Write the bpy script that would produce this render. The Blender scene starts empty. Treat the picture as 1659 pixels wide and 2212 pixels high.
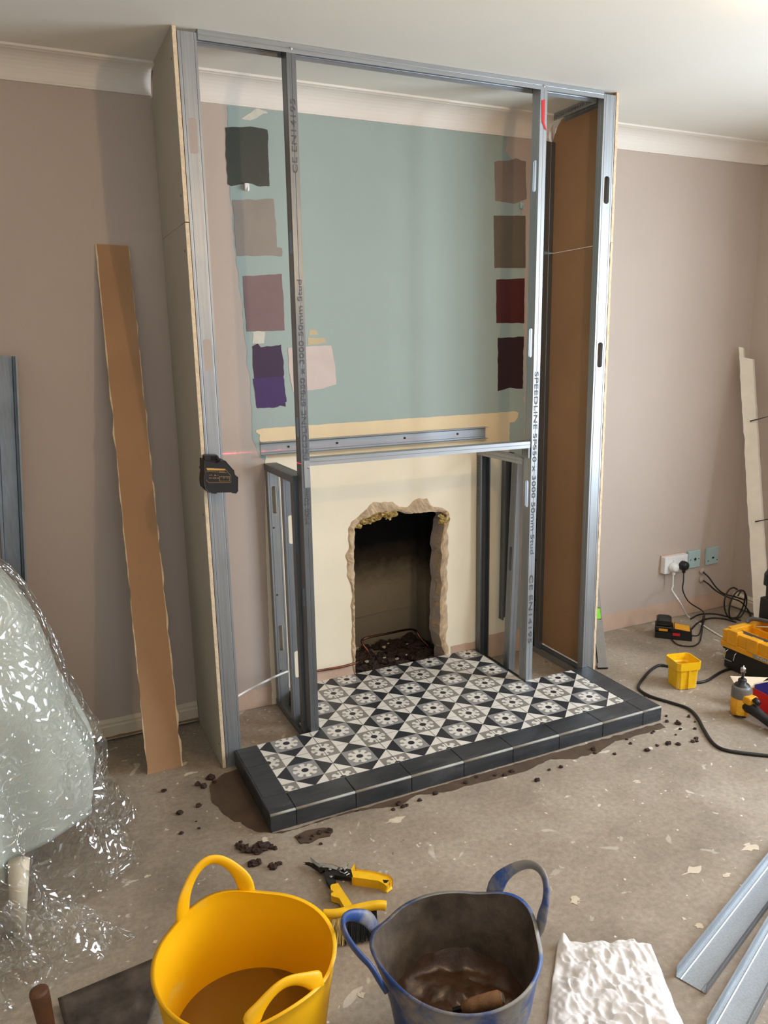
import bpy, math, random
from mathutils import Vector, Matrix, noise
from mathutils.geometry import tessellate_polygon
random.seed(7)
S = bpy.context.scene
C = S.collection
PI = math.pi
V = Vector

# ------------------------------------------------------------------ camera
CAM = V((-0.5191, -2.9312, 1.4736)); YAW, PITCH, ROLL, FPX = 0.4362, -0.2135, -0.0189, 1664.18
H, W, D, XC = 2.4, 1.6814, 0.4091, 2.9902      # room height, frame width, frame depth, right corner
HL, HR, HF, HT = 0.0448, 1.6446, 0.8483, 0.0607  # hearth left, right, front, top
fwd = V((math.sin(YAW)*math.cos(PITCH), math.cos(YAW)*math.cos(PITCH), math.sin(PITCH)))
r0 = V((math.cos(YAW), -math.sin(YAW), 0)); u0 = r0.cross(fwd)
rgt = math.cos(ROLL)*r0 + math.sin(ROLL)*u0
upv = -math.sin(ROLL)*r0 + math.cos(ROLL)*u0
cd = bpy.data.cameras.new('camera'); cam = bpy.data.objects.new('camera', cd); C.objects.link(cam)
cd.sensor_fit = 'HORIZONTAL'; cd.sensor_width = 36; cd.lens = 36*FPX/1659; cd.clip_start = 0.02
M = Matrix((( rgt.x, upv.x, -fwd.x, CAM.x), (rgt.y, upv.y, -fwd.y, CAM.y), (rgt.z, upv.z, -fwd.z, CAM.z), (0, 0, 0, 1)))
cam.matrix_world = M
S.camera = cam

# ------------------------------------------------------------------ light
S.view_settings.view_transform = 'Standard'; S.view_settings.look = 'None'
S.view_settings.gamma = 1; S.view_settings.use_curve_mapping = False
S.view_settings.exposure = 0.1
wd = bpy.data.worlds.new('sky'); S.world = wd; wd.use_nodes = True
bg = wd.node_tree.nodes['Background']; bg.inputs[0].default_value = (0.80, 0.90, 1, 1); bg.inputs[1].default_value = 2.2
def light(name, kind, loc, power, col, **kw):
    l = bpy.data.lights.new(name, kind); l.energy = power; l.color = col
    for k, x in kw.items(): setattr(l, k, x)
    o = bpy.data.objects.new(name, l); C.objects.link(o); o.location = loc
    return o
WY0, WY1, WZ0, WZ1 = -2.85, -1.2, 0.65, 2.15      # the window in the right-hand wall
o = light('window_daylight', 'AREA', (XC+0.22, (WY0+WY1)/2, (WZ0+WZ1)/2), 118, (0.86, 0.965, 1.10), shape='RECTANGLE', size=WZ1-WZ0, size_y=WY1-WY0)
o.rotation_euler = (0, PI/2, 0)
RX0, RX1, RZ0, RZ1 = -1.5, 0.7, 0.85, 2.1        # unseen rear window, added for fill light from behind the camera
o = light('rear_fill_light', 'AREA', ((RX0+RX1)/2, -4.72, (RZ0+RZ1)/2), 5, (0.88, 0.95, 1.0), shape='RECTANGLE', size=RX1-RX0, size_y=RZ1-RZ0)
o.rotation_euler = (PI/2, 0, 0)
light('warm_room_lamp', 'POINT', (0.77, -2.13, 2.0), 23, (1.0, 0.64, 0.34), shadow_soft_size=0.03)
light('ceiling_spot_lamp', 'POINT', (1.47, -1.30, 2.345), 0.7, (1.0, 0.62, 0.3), shadow_soft_size=0.02)

# ------------------------------------------------------------------ helpers
def lin(c):
    out = []
    for x in c[:3]:
        x /= 255.0
        out.append(x/12.92 if x <= 0.04045 else ((x+0.055)/1.055)**2.4)
    return tuple(out)+(1,)
def at(u, w, ax, val):                       # a point of the place, measured on a known plane
    d = fwd + rgt*((u-829.5)/FPX) - upv*((w-1106)/FPX)
    return CAM + d*((val-CAM[ax])/d[ax])
def wall(u, w, y=0): return at(u, w, 1, y)
def flo(u, w, z=0): return at(u, w, 2, z)

class N:
    def __init__(s, name):
        s.m = bpy.data.materials.new(name); s.m.use_nodes = True; s.t = s.m.node_tree
        s.b = s.t.nodes['Principled BSDF']; s.out = s.t.nodes['Material Output']
    def node(s, kind, **kw):
        n = s.t.nodes.new(kind)
        for k, x in kw.items(): setattr(n, k, x)
        return n
    def link(s, a, b): s.t.links.new(a, b)
    def co(s, scale=(1, 1, 1)):
        g = s.node('ShaderNodeNewGeometry'); m = s.node('ShaderNodeMapping'); m.inputs['Scale'].default_value = scale
        s.link(g.outputs['Position'], m.inputs['Vector']); return m.outputs[0]
    def noise(s, sc, det=4, rough=.55, vec=None, dist=0):
        n = s.node('ShaderNodeTexNoise'); n.inputs['Scale'].default_value = sc; n.inputs['Detail'].default_value = det
        n.inputs['Roughness'].default_value = rough; n.inputs['Distortion'].default_value = dist
        s.link(vec or s.co(), n.inputs['Vector']); return n.outputs['Fac']
    def ramp(s, fac, stops):
        r = s.node('ShaderNodeValToRGB'); e = r.color_ramp.elements
        while len(e) < len(stops): e.new(0.5)
        for i, (p, c) in enumerate(stops):
            e[i].position = p; e[i].color = c if len(c) == 4 else lin(c)
        s.link(fac, r.inputs[0]); return r.outputs[0]
    def mix(s, fac, a, b):
        n = s.node('ShaderNodeMix', data_type='RGBA')
        for sock, val in ((n.inputs[0], fac), (n.inputs[6], a), (n.inputs[7], b)):
            if isinstance(val, (tuple, float, int)): sock.default_value = val
            else: s.link(val, sock)
        return n.outputs[2]
    def bump(s, h, st=.3, dist=.002):
        b = s.node('ShaderNodeBump'); b.inputs['Strength'].default_value = st; b.inputs['Distance'].default_value = dist
        s.link(h, b.inputs['Height']); s.link(b.outputs[0], s.b.inputs['Normal'])
def bw(x): return (x, x, x, 1)
def simple(name, col, rough=.6, metal=0, var=.06, sc=30, bump=0, spec=.5, bsc=None):
    n = N(name); c = lin(col)
    a = tuple(max(0, x*(1-var)) for x in c[:3])+(1,); b = tuple(min(1, x*(1+var)) for x in c[:3])+(1,)
    n.link(n.ramp(n.noise(sc), [(.3, a), (.7, b)]), n.b.inputs['Base Color'])
    n.b.inputs['Roughness'].default_value = rough; n.b.inputs['Metallic'].default_value = metal
    n.b.inputs['Specular IOR Level'].default_value = spec
    if bump: n.bump(n.noise(bsc or sc*4), bump)
    return n.m
def emit(name, col, st):
    n = N(name); n.b.inputs['Base Color'].default_value = (0, 0, 0, 1)
    n.b.inputs['Emission Color'].default_value = lin(col); n.b.inputs['Emission Strength'].default_value = st
    return n.m

def galv(name, col=(172, 177, 180), rough=.42, st=(60, 60, 1.2)):
    n = N(name); v1 = n.co(st); f = n.noise(3, 4, .6, v1)
    c = lin(col); d = tuple(x*.8 for x in c[:3])+(1,)
    n.link(n.ramp(f, [(.3, d), (.7, c)]), n.b.inputs['Base Color'])
    n.b.inputs['Metallic'].default_value = .82
    r = n.node('ShaderNodeMapRange'); r.inputs['To Min'].default_value = rough-.06; r.inputs['To Max'].default_value = rough+.2
    n.link(n.noise(7, 3), r.inputs['Value']); n.link(r.outputs[0], n.b.inputs['Roughness'])
    n.bump(n.noise(1.5, 2, .5, n.co(tuple(x*.7 for x in st))), .15, .002)
    return n.m
MT = {}
MT['steel'] = galv('galvanised_steel')
MT['steel_h'] = galv('galvanised_steel_rolled_lengthwise', st=(1.2, 60, 60))
MT['steel_dark'] = galv('darker_galvanised_steel', (128, 134, 138), .36)  # darker copy of the steel, shade and dark reflections put into its colour
MT['pink'] = simple('pale_pink_wall_paint', (190, 176, 164), .75, var=.025, sc=3, bump=.12, bsc=220)
MT['ceil'] = simple('white_ceiling_paint', (232, 230, 220), .85, var=.015, sc=2, bump=.08, bsc=150)
MT['coving'] = simple('white_coving_paint', (232, 226, 216), .7, var=.015, sc=4)
MT['teal'] = simple('pale_teal_wall_paint', (158, 174, 168), .7, var=.03, sc=3, bump=.1, bsc=220)
MT['cream'] = simple('bare_cream_plaster', (242, 232, 206), .8, var=.04, sc=4, bump=.12, bsc=120)
MT['creamdark'] = simple('shaded_old_cream_paint', (230, 210, 170), .75, var=.05, sc=6, bump=.1, bsc=120)  # old cream paint with some shade mixed into its colour
MT['plaster'] = simple('bare_pink_plaster', (200, 172, 150), .9, var=.08, sc=12, bump=.3, bsc=90)
MT['rawplaster'] = simple('broken_plaster', (196, 172, 140), .95, var=.22, sc=26, bump=.9, bsc=70)
MT['boardface'] = simple('ivory_plasterboard_paper', (182, 178, 164), .8, var=.03, sc=5)
MT['brown'] = simple('brown_plasterboard_paper', (172, 134, 98), .85, var=.06, sc=5, bump=.1)
MT['gypsum'] = simple('crumbly_gypsum_edge', (220, 200, 168), .95, var=.14, sc=60, bump=.8, bsc=160)
MT['skirt'] = simple('off_white_gloss_paint', (218, 206, 182), .45, var=.06, sc=12)
MT['slate'] = None
MT['white'] = simple('white_plastic', (232, 232, 230), .35, var=.02)
MT['black'] = simple('black_plastic', (24, 24, 24), .45, var=.2, bump=.1)
MT['rubber'] = simple('black_cable_sheath', (30, 29, 28), .5, var=.15)
MT['yellow'] = simple('yellow_tool_plastic', (250, 194, 16), .4, var=.1, sc=25)
MT['dwyellow'] = simple('amber_yellow_plastic', (224, 158, 24), .45, var=.1, sc=25)
MT['tealplate'] = simple('teal_painted_faceplate', (168, 194, 194), .5, var=.04)
MT['copper'] = simple('dull_copper', (122, 80, 62), .38, 1, var=.2, sc=40)
MT['chrome'] = simple('bright_steel', (190, 190, 188), .25, 1, var=.1)
MT['darksteel'] = simple('dark_forged_steel', (70, 68, 66), .35, 1, var=.3, sc=40, bump=.2)
MT['ink'] = simple('grey_printed_ink', (84, 86, 88), .6, var=.1)
MT['red'] = simple('red_tape', (214, 34, 44), .5, var=.05)
MT['grout'] = simple('light_grey_grout', (150, 148, 140), .9)
MT['darkgrout'] = simple('dark_grey_grout', (70, 68, 66), .9)
MT['tilewhite'] = simple('white_cement_tile', (226, 222, 212), .42, var=.03, sc=9)
MT['tileblack'] = simple('charcoal_cement_tile', (46, 48, 52), .42, var=.12, sc=9)
MT['tilegrey'] = simple('mid_grey_cement_tile', (146, 145, 143), .42, var=.04, sc=9)
MT['tilegrey2'] = simple('warm_grey_cement_tile', (136, 132, 124), .42, var=.04, sc=9)
MT['trimgrey'] = simple('dull_grey_tile_trim', (168, 166, 156), .45, var=.15)
MT['mud'] = simple('wet_brown_mortar', (84, 67, 52), .7, var=.25, sc=18, bump=.7, bsc=60)
MT['crumb'] = simple('dark_mortar_crumb', (58, 42, 34), .9, var=.3, sc=60, bump=.6)
MT['wood'] = simple('worn_brown_wood', (96, 62, 38), .55, var=.35, sc=22, bump=.3)
MT['paleboard'] = simple('flaking_white_painted_timber', (226, 218, 202), .6, var=.06, sc=14, bump=.3, bsc=40)
MT['brassy'] = simple('yellow_insulation_fluff', (178, 152, 90), .95, var=.5, sc=60, bump=1)
MT['cloth'] = simple('pale_dust_sheet_cloth', (180, 184, 174), .9, var=.05, sc=14, bump=.25, bsc=300)
MT['carton_red'] = simple('red_printed_card', (196, 20, 30), .5, var=.05)
MT['carton_blue'] = simple('dark_blue_printed_card', (34, 26, 92), .5, var=.05)
MT['card'] = simple('cream_card', (222, 204, 176), .8)
MT['green'] = simple('green_vial', (150, 240, 80), .3)
MT['bristle_pale'] = simple('straw_bristles', (196, 172, 110), .7, var=.2)
MT['bristle_dark'] = simple('black_bristles', (30, 29, 28), .8, var=.2)
MT['splat'] = simple('dried_plaster_splash', (208, 194, 172), .9, var=.08, sc=40)
MT['smear'] = simple('chalky_white_paint_brushing', (206, 204, 190), .8, var=.05, sc=40)

def slate_mat():
    n = N('charcoal_edging_tile'); f = n.noise(5, 6, .6, n.co((1, 3, 3)), 1.2)
    n.link(n.ramp(f, [(.35, (44, 47, 51)), (.62, (62, 65, 68)), (.72, (84, 86, 87))]), n.b.inputs['Base Color'])
    n.b.inputs['Roughness'].default_value = .38; n.bump(n.noise(60, 3), .1)
    return n.m
MT['slate'] = slate_mat()

def floor_mat():
    n = N('dusty_splashed_concrete_floor')
    base = n.ramp(n.noise(2.2, 8, .62), [(.3, (138, 126, 110)), (.5, (166, 152, 134)), (.72, (188, 176, 158))])
    fine = n.ramp(n.noise(60, 6, .7), [(.3, bw(.6)), (.66, bw(1.0))])
    mul = n.node('ShaderNodeMix', data_type='RGBA', blend_type='MULTIPLY'); mul.inputs[0].default_value = .8
    n.link(base, mul.inputs[6]); n.link(fine, mul.inputs[7]); col = mul.outputs[2]
    for sc, th, c in ((9, .675, (206, 198, 182)), (34, .695, (222, 214, 200)), (17, .72, (110, 104, 92))):
        m = n.ramp(n.noise(sc, 3, .5, None, .6), [(th, bw(0)), (th+.02, bw(1))])
        big = n.ramp(n.noise(1.1, 2), [(.35, bw(.25)), (.6, bw(1))])
        mm = n.node('ShaderNodeMath', operation='MULTIPLY'); n.link(m, mm.inputs[0]); n.link(big, mm.inputs[1])
        col = n.mix(mm.outputs[0], col, lin(c))
    vo = n.node('ShaderNodeTexVoronoi'); vo.inputs['Scale'].default_value = 24; n.link(n.co(), vo.inputs['Vector'])
    sp = n.ramp(vo.outputs['Distance'], [(.07, bw(1)), (.10, bw(0))])
    sel = n.ramp(n.noise(5.3, 1), [(.52, bw(0)), (.56, bw(1))])
    mm = n.node('ShaderNodeMath', operation='MULTIPLY'); n.link(sp, mm.inputs[0]); n.link(sel, mm.inputs[1])
    col = n.mix(mm.outputs[0], col, lin((224, 216, 204)))
    n.link(col, n.b.inputs['Base Color'])
    n.link(n.ramp(n.noise(4, 4), [(.3, bw(.42)), (.7, bw(.72))]), n.b.inputs['Roughness'])
    n.bump(n.noise(40, 8, .7), .35, .004)
    return n.m
MT['floor'] = floor_mat()

def soot_mat():
    n = N('sooty_fireback'); g = n.node('ShaderNodeNewGeometry'); s = n.node('ShaderNodeSeparateXYZ'); n.link(g.outputs['Position'], s.inputs[0])
    a = n.node('ShaderNodeMath', operation='MULTIPLY_ADD'); a.inputs[1].default_value = .12; n.link(n.noise(14, 6, .7), a.inputs[0]); n.link(s.outputs[2], a.inputs[2])
    n.link(n.ramp(a.outputs[0], [(.12, (140, 130, 110)), (.36, (158, 144, 118)), (.5, (66, 54, 40)), (.6, (12, 10, 9))]), n.b.inputs['Base Color'])
    n.b.inputs['Roughness'].default_value = .95; n.bump(n.noise(30, 6), .5, .006)
    return n.m
MT['soot'] = soot_mat()

def tub_mat(name, col, dirt, amt):
    n = N(name); f = n.noise(7, 6, .65, None, .4)
    n.link(n.ramp(f, [(amt, col), (amt+.14, dirt)]), n.b.inputs['Base Color'])
    n.b.inputs['Roughness'].default_value = .45; n.bump(n.noise(40, 4), .1)
    return n.m
MT['tubyellow'] = tub_mat('yellow_flexible_rubber', (252, 190, 0), (238, 196, 70), .62)
MT['tubblue'] = tub_mat('blue_rubber_with_mortar_film', lin((40, 72, 132)), lin((136, 134, 128)), .44)
MT['tubinside'] = simple('mortar_caked_rubber', (88, 76, 63), .85, var=.45, sc=22, bump=1, bsc=45)
MT['wetmortar'] = simple('wet_mortar', (74, 54, 40), .34, var=.35, sc=26, bump=.8, bsc=45)

def water_mat():
    n = N('murky_water'); n.b.inputs['Base Color'].default_value = lin((122, 86, 22)); n.b.inputs['Roughness'].default_value = .1
    n.bump(n.noise(14, 2), .05); return n.m
MT['water'] = water_mat()

def plastic_mat(name, op, col=(235, 238, 236), sc=26):
    n = N(name); t = n.t; t.nodes.remove(n.b)
    tr = n.node('ShaderNodeBsdfTransparent'); tr.inputs[0].default_value = (.97, .98, .97, 1)
    gl = n.node('ShaderNodeBsdfGlossy'); gl.inputs['Color'].default_value = (1, 1, 1, 1); gl.inputs['Roughness'].default_value = .09
    df = n.node('ShaderNodeBsdfDiffuse'); df.inputs['Color'].default_value = lin(col)
    bp = n.node('ShaderNodeBump'); bp.inputs['Strength'].default_value = .7; bp.inputs['Distance'].default_value = .012
    nz = n.node('ShaderNodeTexNoise'); nz.inputs['Scale'].default_value = 9; n.link(n.co(), nz.inputs['Vector'])
    vm = n.node('ShaderNodeVectorMath', operation='MULTIPLY_ADD'); vm.inputs[1].default_value = (.16, .16, .16); n.link(nz.outputs['Color'], vm.inputs[0]); n.link(n.co((1, 1, .8)), vm.inputs[2])
    vo = n.node('ShaderNodeTexVoronoi', feature='DISTANCE_TO_EDGE'); vo.inputs['Scale'].default_value = sc; n.link(vm.outputs[0], vo.inputs['Vector'])
    rp = n.ramp(vo.outputs['Distance'], [(0, bw(1)), (.12, bw(.25)), (.5, bw(0))])
    ad = n.node('ShaderNodeMath', operation='MULTIPLY_ADD'); ad.inputs[1].default_value = 1.4; n.link(n.noise(6, 2), ad.inputs[0]); n.link(rp, ad.inputs[2])
    n.link(ad.outputs[0], bp.inputs['Height']); n.link(bp.outputs[0], gl.inputs['Normal'])
    lw = n.node('ShaderNodeLayerWeight'); lw.inputs[0].default_value = .3
    mr = n.node('ShaderNodeMapRange'); mr.inputs['To Min'].default_value = .05; mr.inputs['To Max'].default_value = .7
    n.link(lw.outputs['Facing'], mr.inputs['Value'])
    a = n.node('ShaderNodeMixShader'); a.inputs[0].default_value = op; n.link(tr.outputs[0], a.inputs[1]); n.link(df.outputs[0], a.inputs[2])
    b = n.node('ShaderNodeMixShader'); n.link(mr.outputs[0], b.inputs[0]); n.link(a.outputs[0], b.inputs[1]); n.link(gl.outputs[0], b.inputs[2])
    n.link(b.outputs[0], n.out.inputs[0]); return n.m
MT['sheet'] = plastic_mat('clear_polythene', .02, sc=32)
MT['bag'] = simple('white_polythene_bag', (230, 229, 227), .34, var=.03, sc=30, bump=.9, bsc=48)
def glass_mat():
    n = N('window_glass'); t = n.t; t.nodes.remove(n.b)
    tr = n.node('ShaderNodeBsdfTransparent'); gl = n.node('ShaderNodeBsdfGlossy'); gl.inputs['Roughness'].default_value = .02
    b = n.node('ShaderNodeMixShader'); b.inputs[0].default_value = .06
    n.link(tr.outputs[0], b.inputs[1]); n.link(gl.outputs[0], b.inputs[2]); n.link(b.outputs[0], n.out.inputs[0]); return n.m
MT['glass'] = glass_mat()

# ---- mesh building
ORG = {}
class MB:
    def __init__(s): s.v = []; s.f = []; s.mi = []; s.cur = 0
    def add(s, vs, fs, mat=None):
        o = len(s.v)
        s.v += [V(x) if mat is None else mat @ V(x) for x in vs]
        for f in fs: s.f.append([i+o for i in f]); s.mi.append(s.cur)
        return s
    def box(s, a, b, mat=None, bev=0):
        x0, y0, z0 = a; x1, y1, z1 = b
        if not bev:
            return s.add([(x0,y0,z0),(x1,y0,z0),(x1,y1,z0),(x0,y1,z0),(x0,y0,z1),(x1,y0,z1),(x1,y1,z1),(x0,y1,z1)],
                  [(0,3,2,1),(4,5,6,7),(0,1,5,4),(1,2,6,5),(2,3,7,6),(3,0,4,7)], mat)
        c = bev; pts = [(x0+c,y0),(x1-c,y0),(x1,y0+c),(x1,y1-c),(x1-c,y1),(x0+c,y1),(x0,y1-c),(x0,y0+c)]
        ins = [(x0+2*c,y0+c),(x1-2*c,y0+c),(x1-c,y0+2*c),(x1-c,y1-2*c),(x1-2*c,y1-c),(x0+2*c,y1-c),(x0+c,y1-2*c),(x0+c,y0+2*c)]
        vs = [(p[0],p[1],z0) for p in ins]+[(p[0],p[1],z0+c) for p in pts]+[(p[0],p[1],z1-c) for p in pts]+[(p[0],p[1],z1) for p in ins]
        fs = [tuple(range(7,-1,-1)), tuple(range(24,32))]
        for k in range(3):
            for i in range(8): j = (i+1)%8; fs.append((k*8+i, k*8+j, (k+1)*8+j, (k+1)*8+i))
        return s.add(vs, fs, mat)
    def prism(s, poly, thick, mat=None):      # poly = list of 3-D points, thick = offset vector
        t = V(thick); n = len(poly); P = [V(p) for p in poly]
        tr = tessellate_polygon([P])
        vs = P+[p+t for p in P]; fs = [tuple(x) for x in tr]+[tuple(i+n for i in reversed(x)) for x in tr]
        fs += [(i, (i+1) % n, (i+1) % n+n, i+n) for i in range(n)]
        return s.add(vs, fs, mat)
    def tube(s, pts, r, seg=8, caps=True, flat=1):
        P = [V(p) for p in pts]; n = len(P); rr = r if isinstance(r, (list, tuple)) else [r]*n
        vs = []; prev = None
        for i, p in enumerate(P):
            t = (P[min(i+1, n-1)]-P[max(i-1, 0)]).normalized()
            if prev is None:
                a = V((0, 0, 1)) if abs(t.z) < .9 else V((1, 0, 0)); prev = (a-t*a.dot(t)).normalized()
            else:
                prev = (prev-t*prev.dot(t)).normalized()
            b = t.cross(prev)
            for k in range(seg):
                an = 2*PI*k/seg; vs.append(p+prev*math.cos(an)*rr[i]+b*math.sin(an)*rr[i]*flat)
        fs = []
        for i in range(n-1):
            for k in range(seg):
                j = (k+1) % seg; fs.append((i*seg+k, i*seg+j, (i+1)*seg+j, (i+1)*seg+k))
        if caps: fs += [tuple(range(seg-1, -1, -1)), tuple(range((n-1)*seg, n*seg))]
        return s.add(vs, fs)
    def lathe(s, prof, c=(0, 0, 0), seg=32, mat=None):
        vs = []; fs = []; n = len(prof)
        for r, z in prof:
            for k in range(seg):
                a = 2*PI*k/seg; vs.append((c[0]+r*math.cos(a), c[1]+r*math.sin(a), c[2]+z))
        for i in range(n-1):
            for k in range(seg):
                j = (k+1) % seg; fs.append((i*seg+k, i*seg+j, (i+1)*seg+j, (i+1)*seg+k))
        return s.add(vs, fs, mat)
    def blob(s, c, r, sq=(1, 1, 1), jit=.25, seed=0):
        vs = []; fs = []; n, m = 8, 6
        for i in range(1, m):
            ph = PI*i/m
            for k in range(n):
                a = 2*PI*k/n; d = V((math.sin(ph)*math.cos(a), math.sin(ph)*math.sin(a), math.cos(ph)))
                q = r*(1+jit*2*noise.noise(d*1.7+V((seed*3.1, seed, 0)))); vs.append((c[0]+d.x*q*sq[0], c[1]+d.y*q*sq[1], c[2]+d.z*q*sq[2]))
        for i in range(m-2):
            for k in range(n): j = (k+1) % n; fs.append((i*n+k, (i+1)*n+k, (i+1)*n+j, i*n+j))
        vs += [(c[0], c[1], c[2]+r*sq[2]), (c[0], c[1], c[2]-r*sq[2])]; a, b = len(vs)-2, len(vs)-1
        for k in range(n): j = (k+1) % n; fs.append((a, k, j)); fs.append((b, (m-2)*n+j, (m-2)*n+k))
        return s.add(vs, fs)
    def build(s, name, mats, parent=None, smooth=False, solid=0, sub=0, bevel=0, org=None):
        if not isinstance(mats, (list, tuple)): mats = [mats]
        if parent is not None: og = ORG[parent.name]
        elif org is not None: og = V(org)
        else:
            xs = [p.x for p in s.v]; ys = [p.y for p in s.v]
            og = V(((min(xs)+max(xs))/2, (min(ys)+max(ys))/2, min(p.z for p in s.v)))
        me = bpy.data.meshes.new(name); me.from_pydata([tuple(p-og) for p in s.v], [], s.f)
        for m in mats: me.materials.append(m)
        if len(mats) > 1: me.polygons.foreach_set('material_index', s.mi)
        if smooth: me.polygons.foreach_set('use_smooth', [True]*len(me.polygons))
        me.update(); o = bpy.data.objects.new(name, me); C.objects.link(o)
        if parent is not None: o.parent = parent
        else: o.location = og
        ORG[o.name] = og
        if bevel: b = o.modifiers.new('bevel', 'BEVEL'); b.width = bevel; b.segments = 2; b.limit_method = 'ANGLE'
        if solid: b = o.modifiers.new('thickness', 'SOLIDIFY'); b.thickness = solid; b.offset = -1
        if sub: b = o.modifiers.new('smooth', 'SUBSURF'); b.levels = sub; b.render_levels = sub
        return o
def tag(o, label, cat, group=None):
    o['label'] = label; o['category'] = cat
    if group: o['group'] = group
    return o
def thing(name, loc, label, cat, group=None):
    o = bpy.data.objects.new(name, None); C.objects.link(o); o.location = loc; o.empty_display_size = .05
    ORG[o.name] = V(loc); return tag(o, label, cat, group)
def struct(o): o['kind'] = 'structure'; return o
def text(s, length, height, origin, dx, dy, mat, parent, name='printed_text', lift=.0004):
    cu = bpy.data.curves.new('t', 'FONT'); cu.body = s; cu.size = 1
    ob = bpy.data.objects.new('t', cu); C.objects.link(ob)
    dg = bpy.context.evaluated_depsgraph_get(); dg.update()
    me = bpy.data.meshes.new_from_object(ob.evaluated_get(dg))
    bpy.data.objects.remove(ob)
    xs = [p.co.x for p in me.vertices]; ys = [p.co.y for p in me.vertices]
    x0, x1, y0, y1 = min(xs), max(xs), min(ys), max(ys)
    dx = V(dx).normalized(); dy = V(dy).normalized(); nn = dx.cross(dy)
    m = MB(); m.add([V(origin)+dx*((p.co.x-x0)/(x1-x0)*length)+dy*((p.co.y-y0)/(y1-y0)*height)+nn*lift for p in me.vertices],
                    [tuple(f.vertices) for f in me.polygons])
    return m.build(name, mat, parent)

def channel(L, w=.05, f=.032, lip=.005, holes=(), hh=.05, Mx=None, groove=.0012):
    """steel channel along +z: web in the plane y=0 from x=0 to w, flanges towards +y"""
    hw = w*.22; a, b = w/2-hw, w/2+hw
    web = [(0, 0), (w*.12, 0), (w*.15, groove), (w*.18, 0), (a, 0), (b, 0), (w*.82, 0), (w*.85, groove), (w*.88, 0), (w, 0)]
    left = ([(lip, f)] if lip else [])+[(0, f), (0, f*.55), (.0009, f*.5), (0, f*.45)]
    prof = left+web+[(w-x, y) for x, y in reversed(left)]
    k0 = len(left)+4                        # web strip that takes the service holes
    zs = sorted(set([0, L]+[z-hh for z in holes]+[z+hh for z in holes]))
    zs = [z for z in zs if 0 <= z <= L]
    m = MB(); n = len(prof)
    m.add([(x, y, z) for z in zs for x, y in prof], [], Mx)
    for i in range(len(zs)-1):
        zc = (zs[i]+zs[i+1])/2; hole = any(abs(zc-h) < hh for h in holes)
        for k in range(n-1):
            if hole and k == k0:
                z0, z1 = zs[i], zs[i+1]; r = hw*.75; cs = [((a, z0), (1, 1)), ((b, z0), (-1, 1)), ((b, z1), (-1, -1)), ((a, z1), (1, -1))]
                for (cx, cz), (sx, sz) in cs:
                    arc = [(cx+sx*(r-r*math.sin(t)), 0, cz+sz*(r-r*math.cos(t))) for t in [PI/2*q/4 for q in range(5)]]
                    base = len(m.v); fs = [(0, q+1, q+2) for q in range(4)]
                    m.add([(cx, 0, cz)]+arc, fs if sx*sz > 0 else [f_[::-1] for f_ in fs], Mx)
                continue
            m.f.append([i*n+k, i*n+k+1, (i+1)*n+k+1, (i+1)*n+k]); m.mi.append(0)
    return m
def frame_mat(o, ex, ey, ez):                # local axes -> world
    ex, ey, ez = V(ex).normalized(), V(ey).normalized(), V(ez).normalized()
    return Matrix(((ex.x, ey.x, ez.x, o[0]), (ex.y, ey.y, ez.y, o[1]), (ex.z, ey.z, ez.z, o[2]), (0, 0, 0, 1)))
def rough_poly(pts, step=.012, amp=.003, seed=0):
    """a closed outline in x,z roughened like a brushed or broken edge"""
    out = []; n = len(pts)
    for i in range(n):
        a, b = V(pts[i]), V(pts[(i+1) % n]); d = b-a; k = max(1, int(d.length/step))
        nn = V((d.y, -d.x)).normalized() if d.length else V((0, 0))
        for j in range(k):
            p = a+d*(j/k); q = noise.noise(V((p.x*34+seed*7.7, p.y*34, seed)))
            out.append(p+nn*q*amp*1.2)
    return out
def flat_patch(pts2, y, th=.0004):
    return MB().prism([(p[0], y, p[1]) for p in pts2], (0, th, 0))
def wp(px): q = wall(*px); return V((q.x, q.z))

# ------------------------------------------------------------------ the room
XL, YR = -2.3, -4.5
struct(MB().box((XL-.1, YR-.1, -.12), (XC+.1, .6, 0)).build('floor', MT['floor']))
struct(MB().box((XL-.1, YR-.1, H), (XC+.1, .1, H+.1)).build('ceiling', MT['ceil']))
struct(MB().box((XL-.1, YR, 0), (XL, .1, H)).build('wall_left', MT['pink']))
w = MB()
w.box((XC, WY1, 0), (XC+.1, .1, H)); w.box((XC, YR, 0), (XC+.1, WY0, H)); w.box((XC, WY0, 0), (XC+.1, WY1, WZ0)); w.box((XC, WY0, WZ1), (XC+.1, WY1, H))
struct(w.build('wall_right', MT['pink']))
w = MB()
w.box((XL, YR-.1, 0), (RX0, YR, H)); w.box((RX1, YR-.1, 0), (XC, YR, H)); w.box((RX0, YR-.1, 0), (RX1, YR, RZ0)); w.box((RX0, YR-.1, RZ1), (RX1, YR, H))
struct(w.build('wall_rear', MT['pink']))
def window(name, a0, a1, z0, z1, f):
    m = MB(); t = .05
    m.box(*f(a0, a0+t, z0, z1)); m.box(*f(a1-t, a1, z0, z1)); m.box(*f(a0+t, a1-t, z0, z0+t)); m.box(*f(a0+t, a1-t, z1-t, z1))
    mid = (a0+a1)/2; m.box(*f(mid-t/2, mid+t/2, z0+t, z1-t))
    o = struct(m.build(name, MT['white']))
    g = MB(); b = f(a0+t, a1-t, z0+t, z1-t, .004); g.box(*b); g.build('window_pane', MT['glass'], o)
window('window_1', WY0, WY1, WZ0, WZ1, lambda a, b, c, d, t=.04: ((XC+.05-t/2, a, c), (XC+.05+t/2, b, d)))
window('added_rear_window', RX0, RX1, RZ0, RZ1, lambda a, b, c, d, t=.04: ((a, YR-.05-t/2, c), (b, YR-.05+t/2, d)))  # added window in the unseen rear wall, for the fill light

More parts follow.
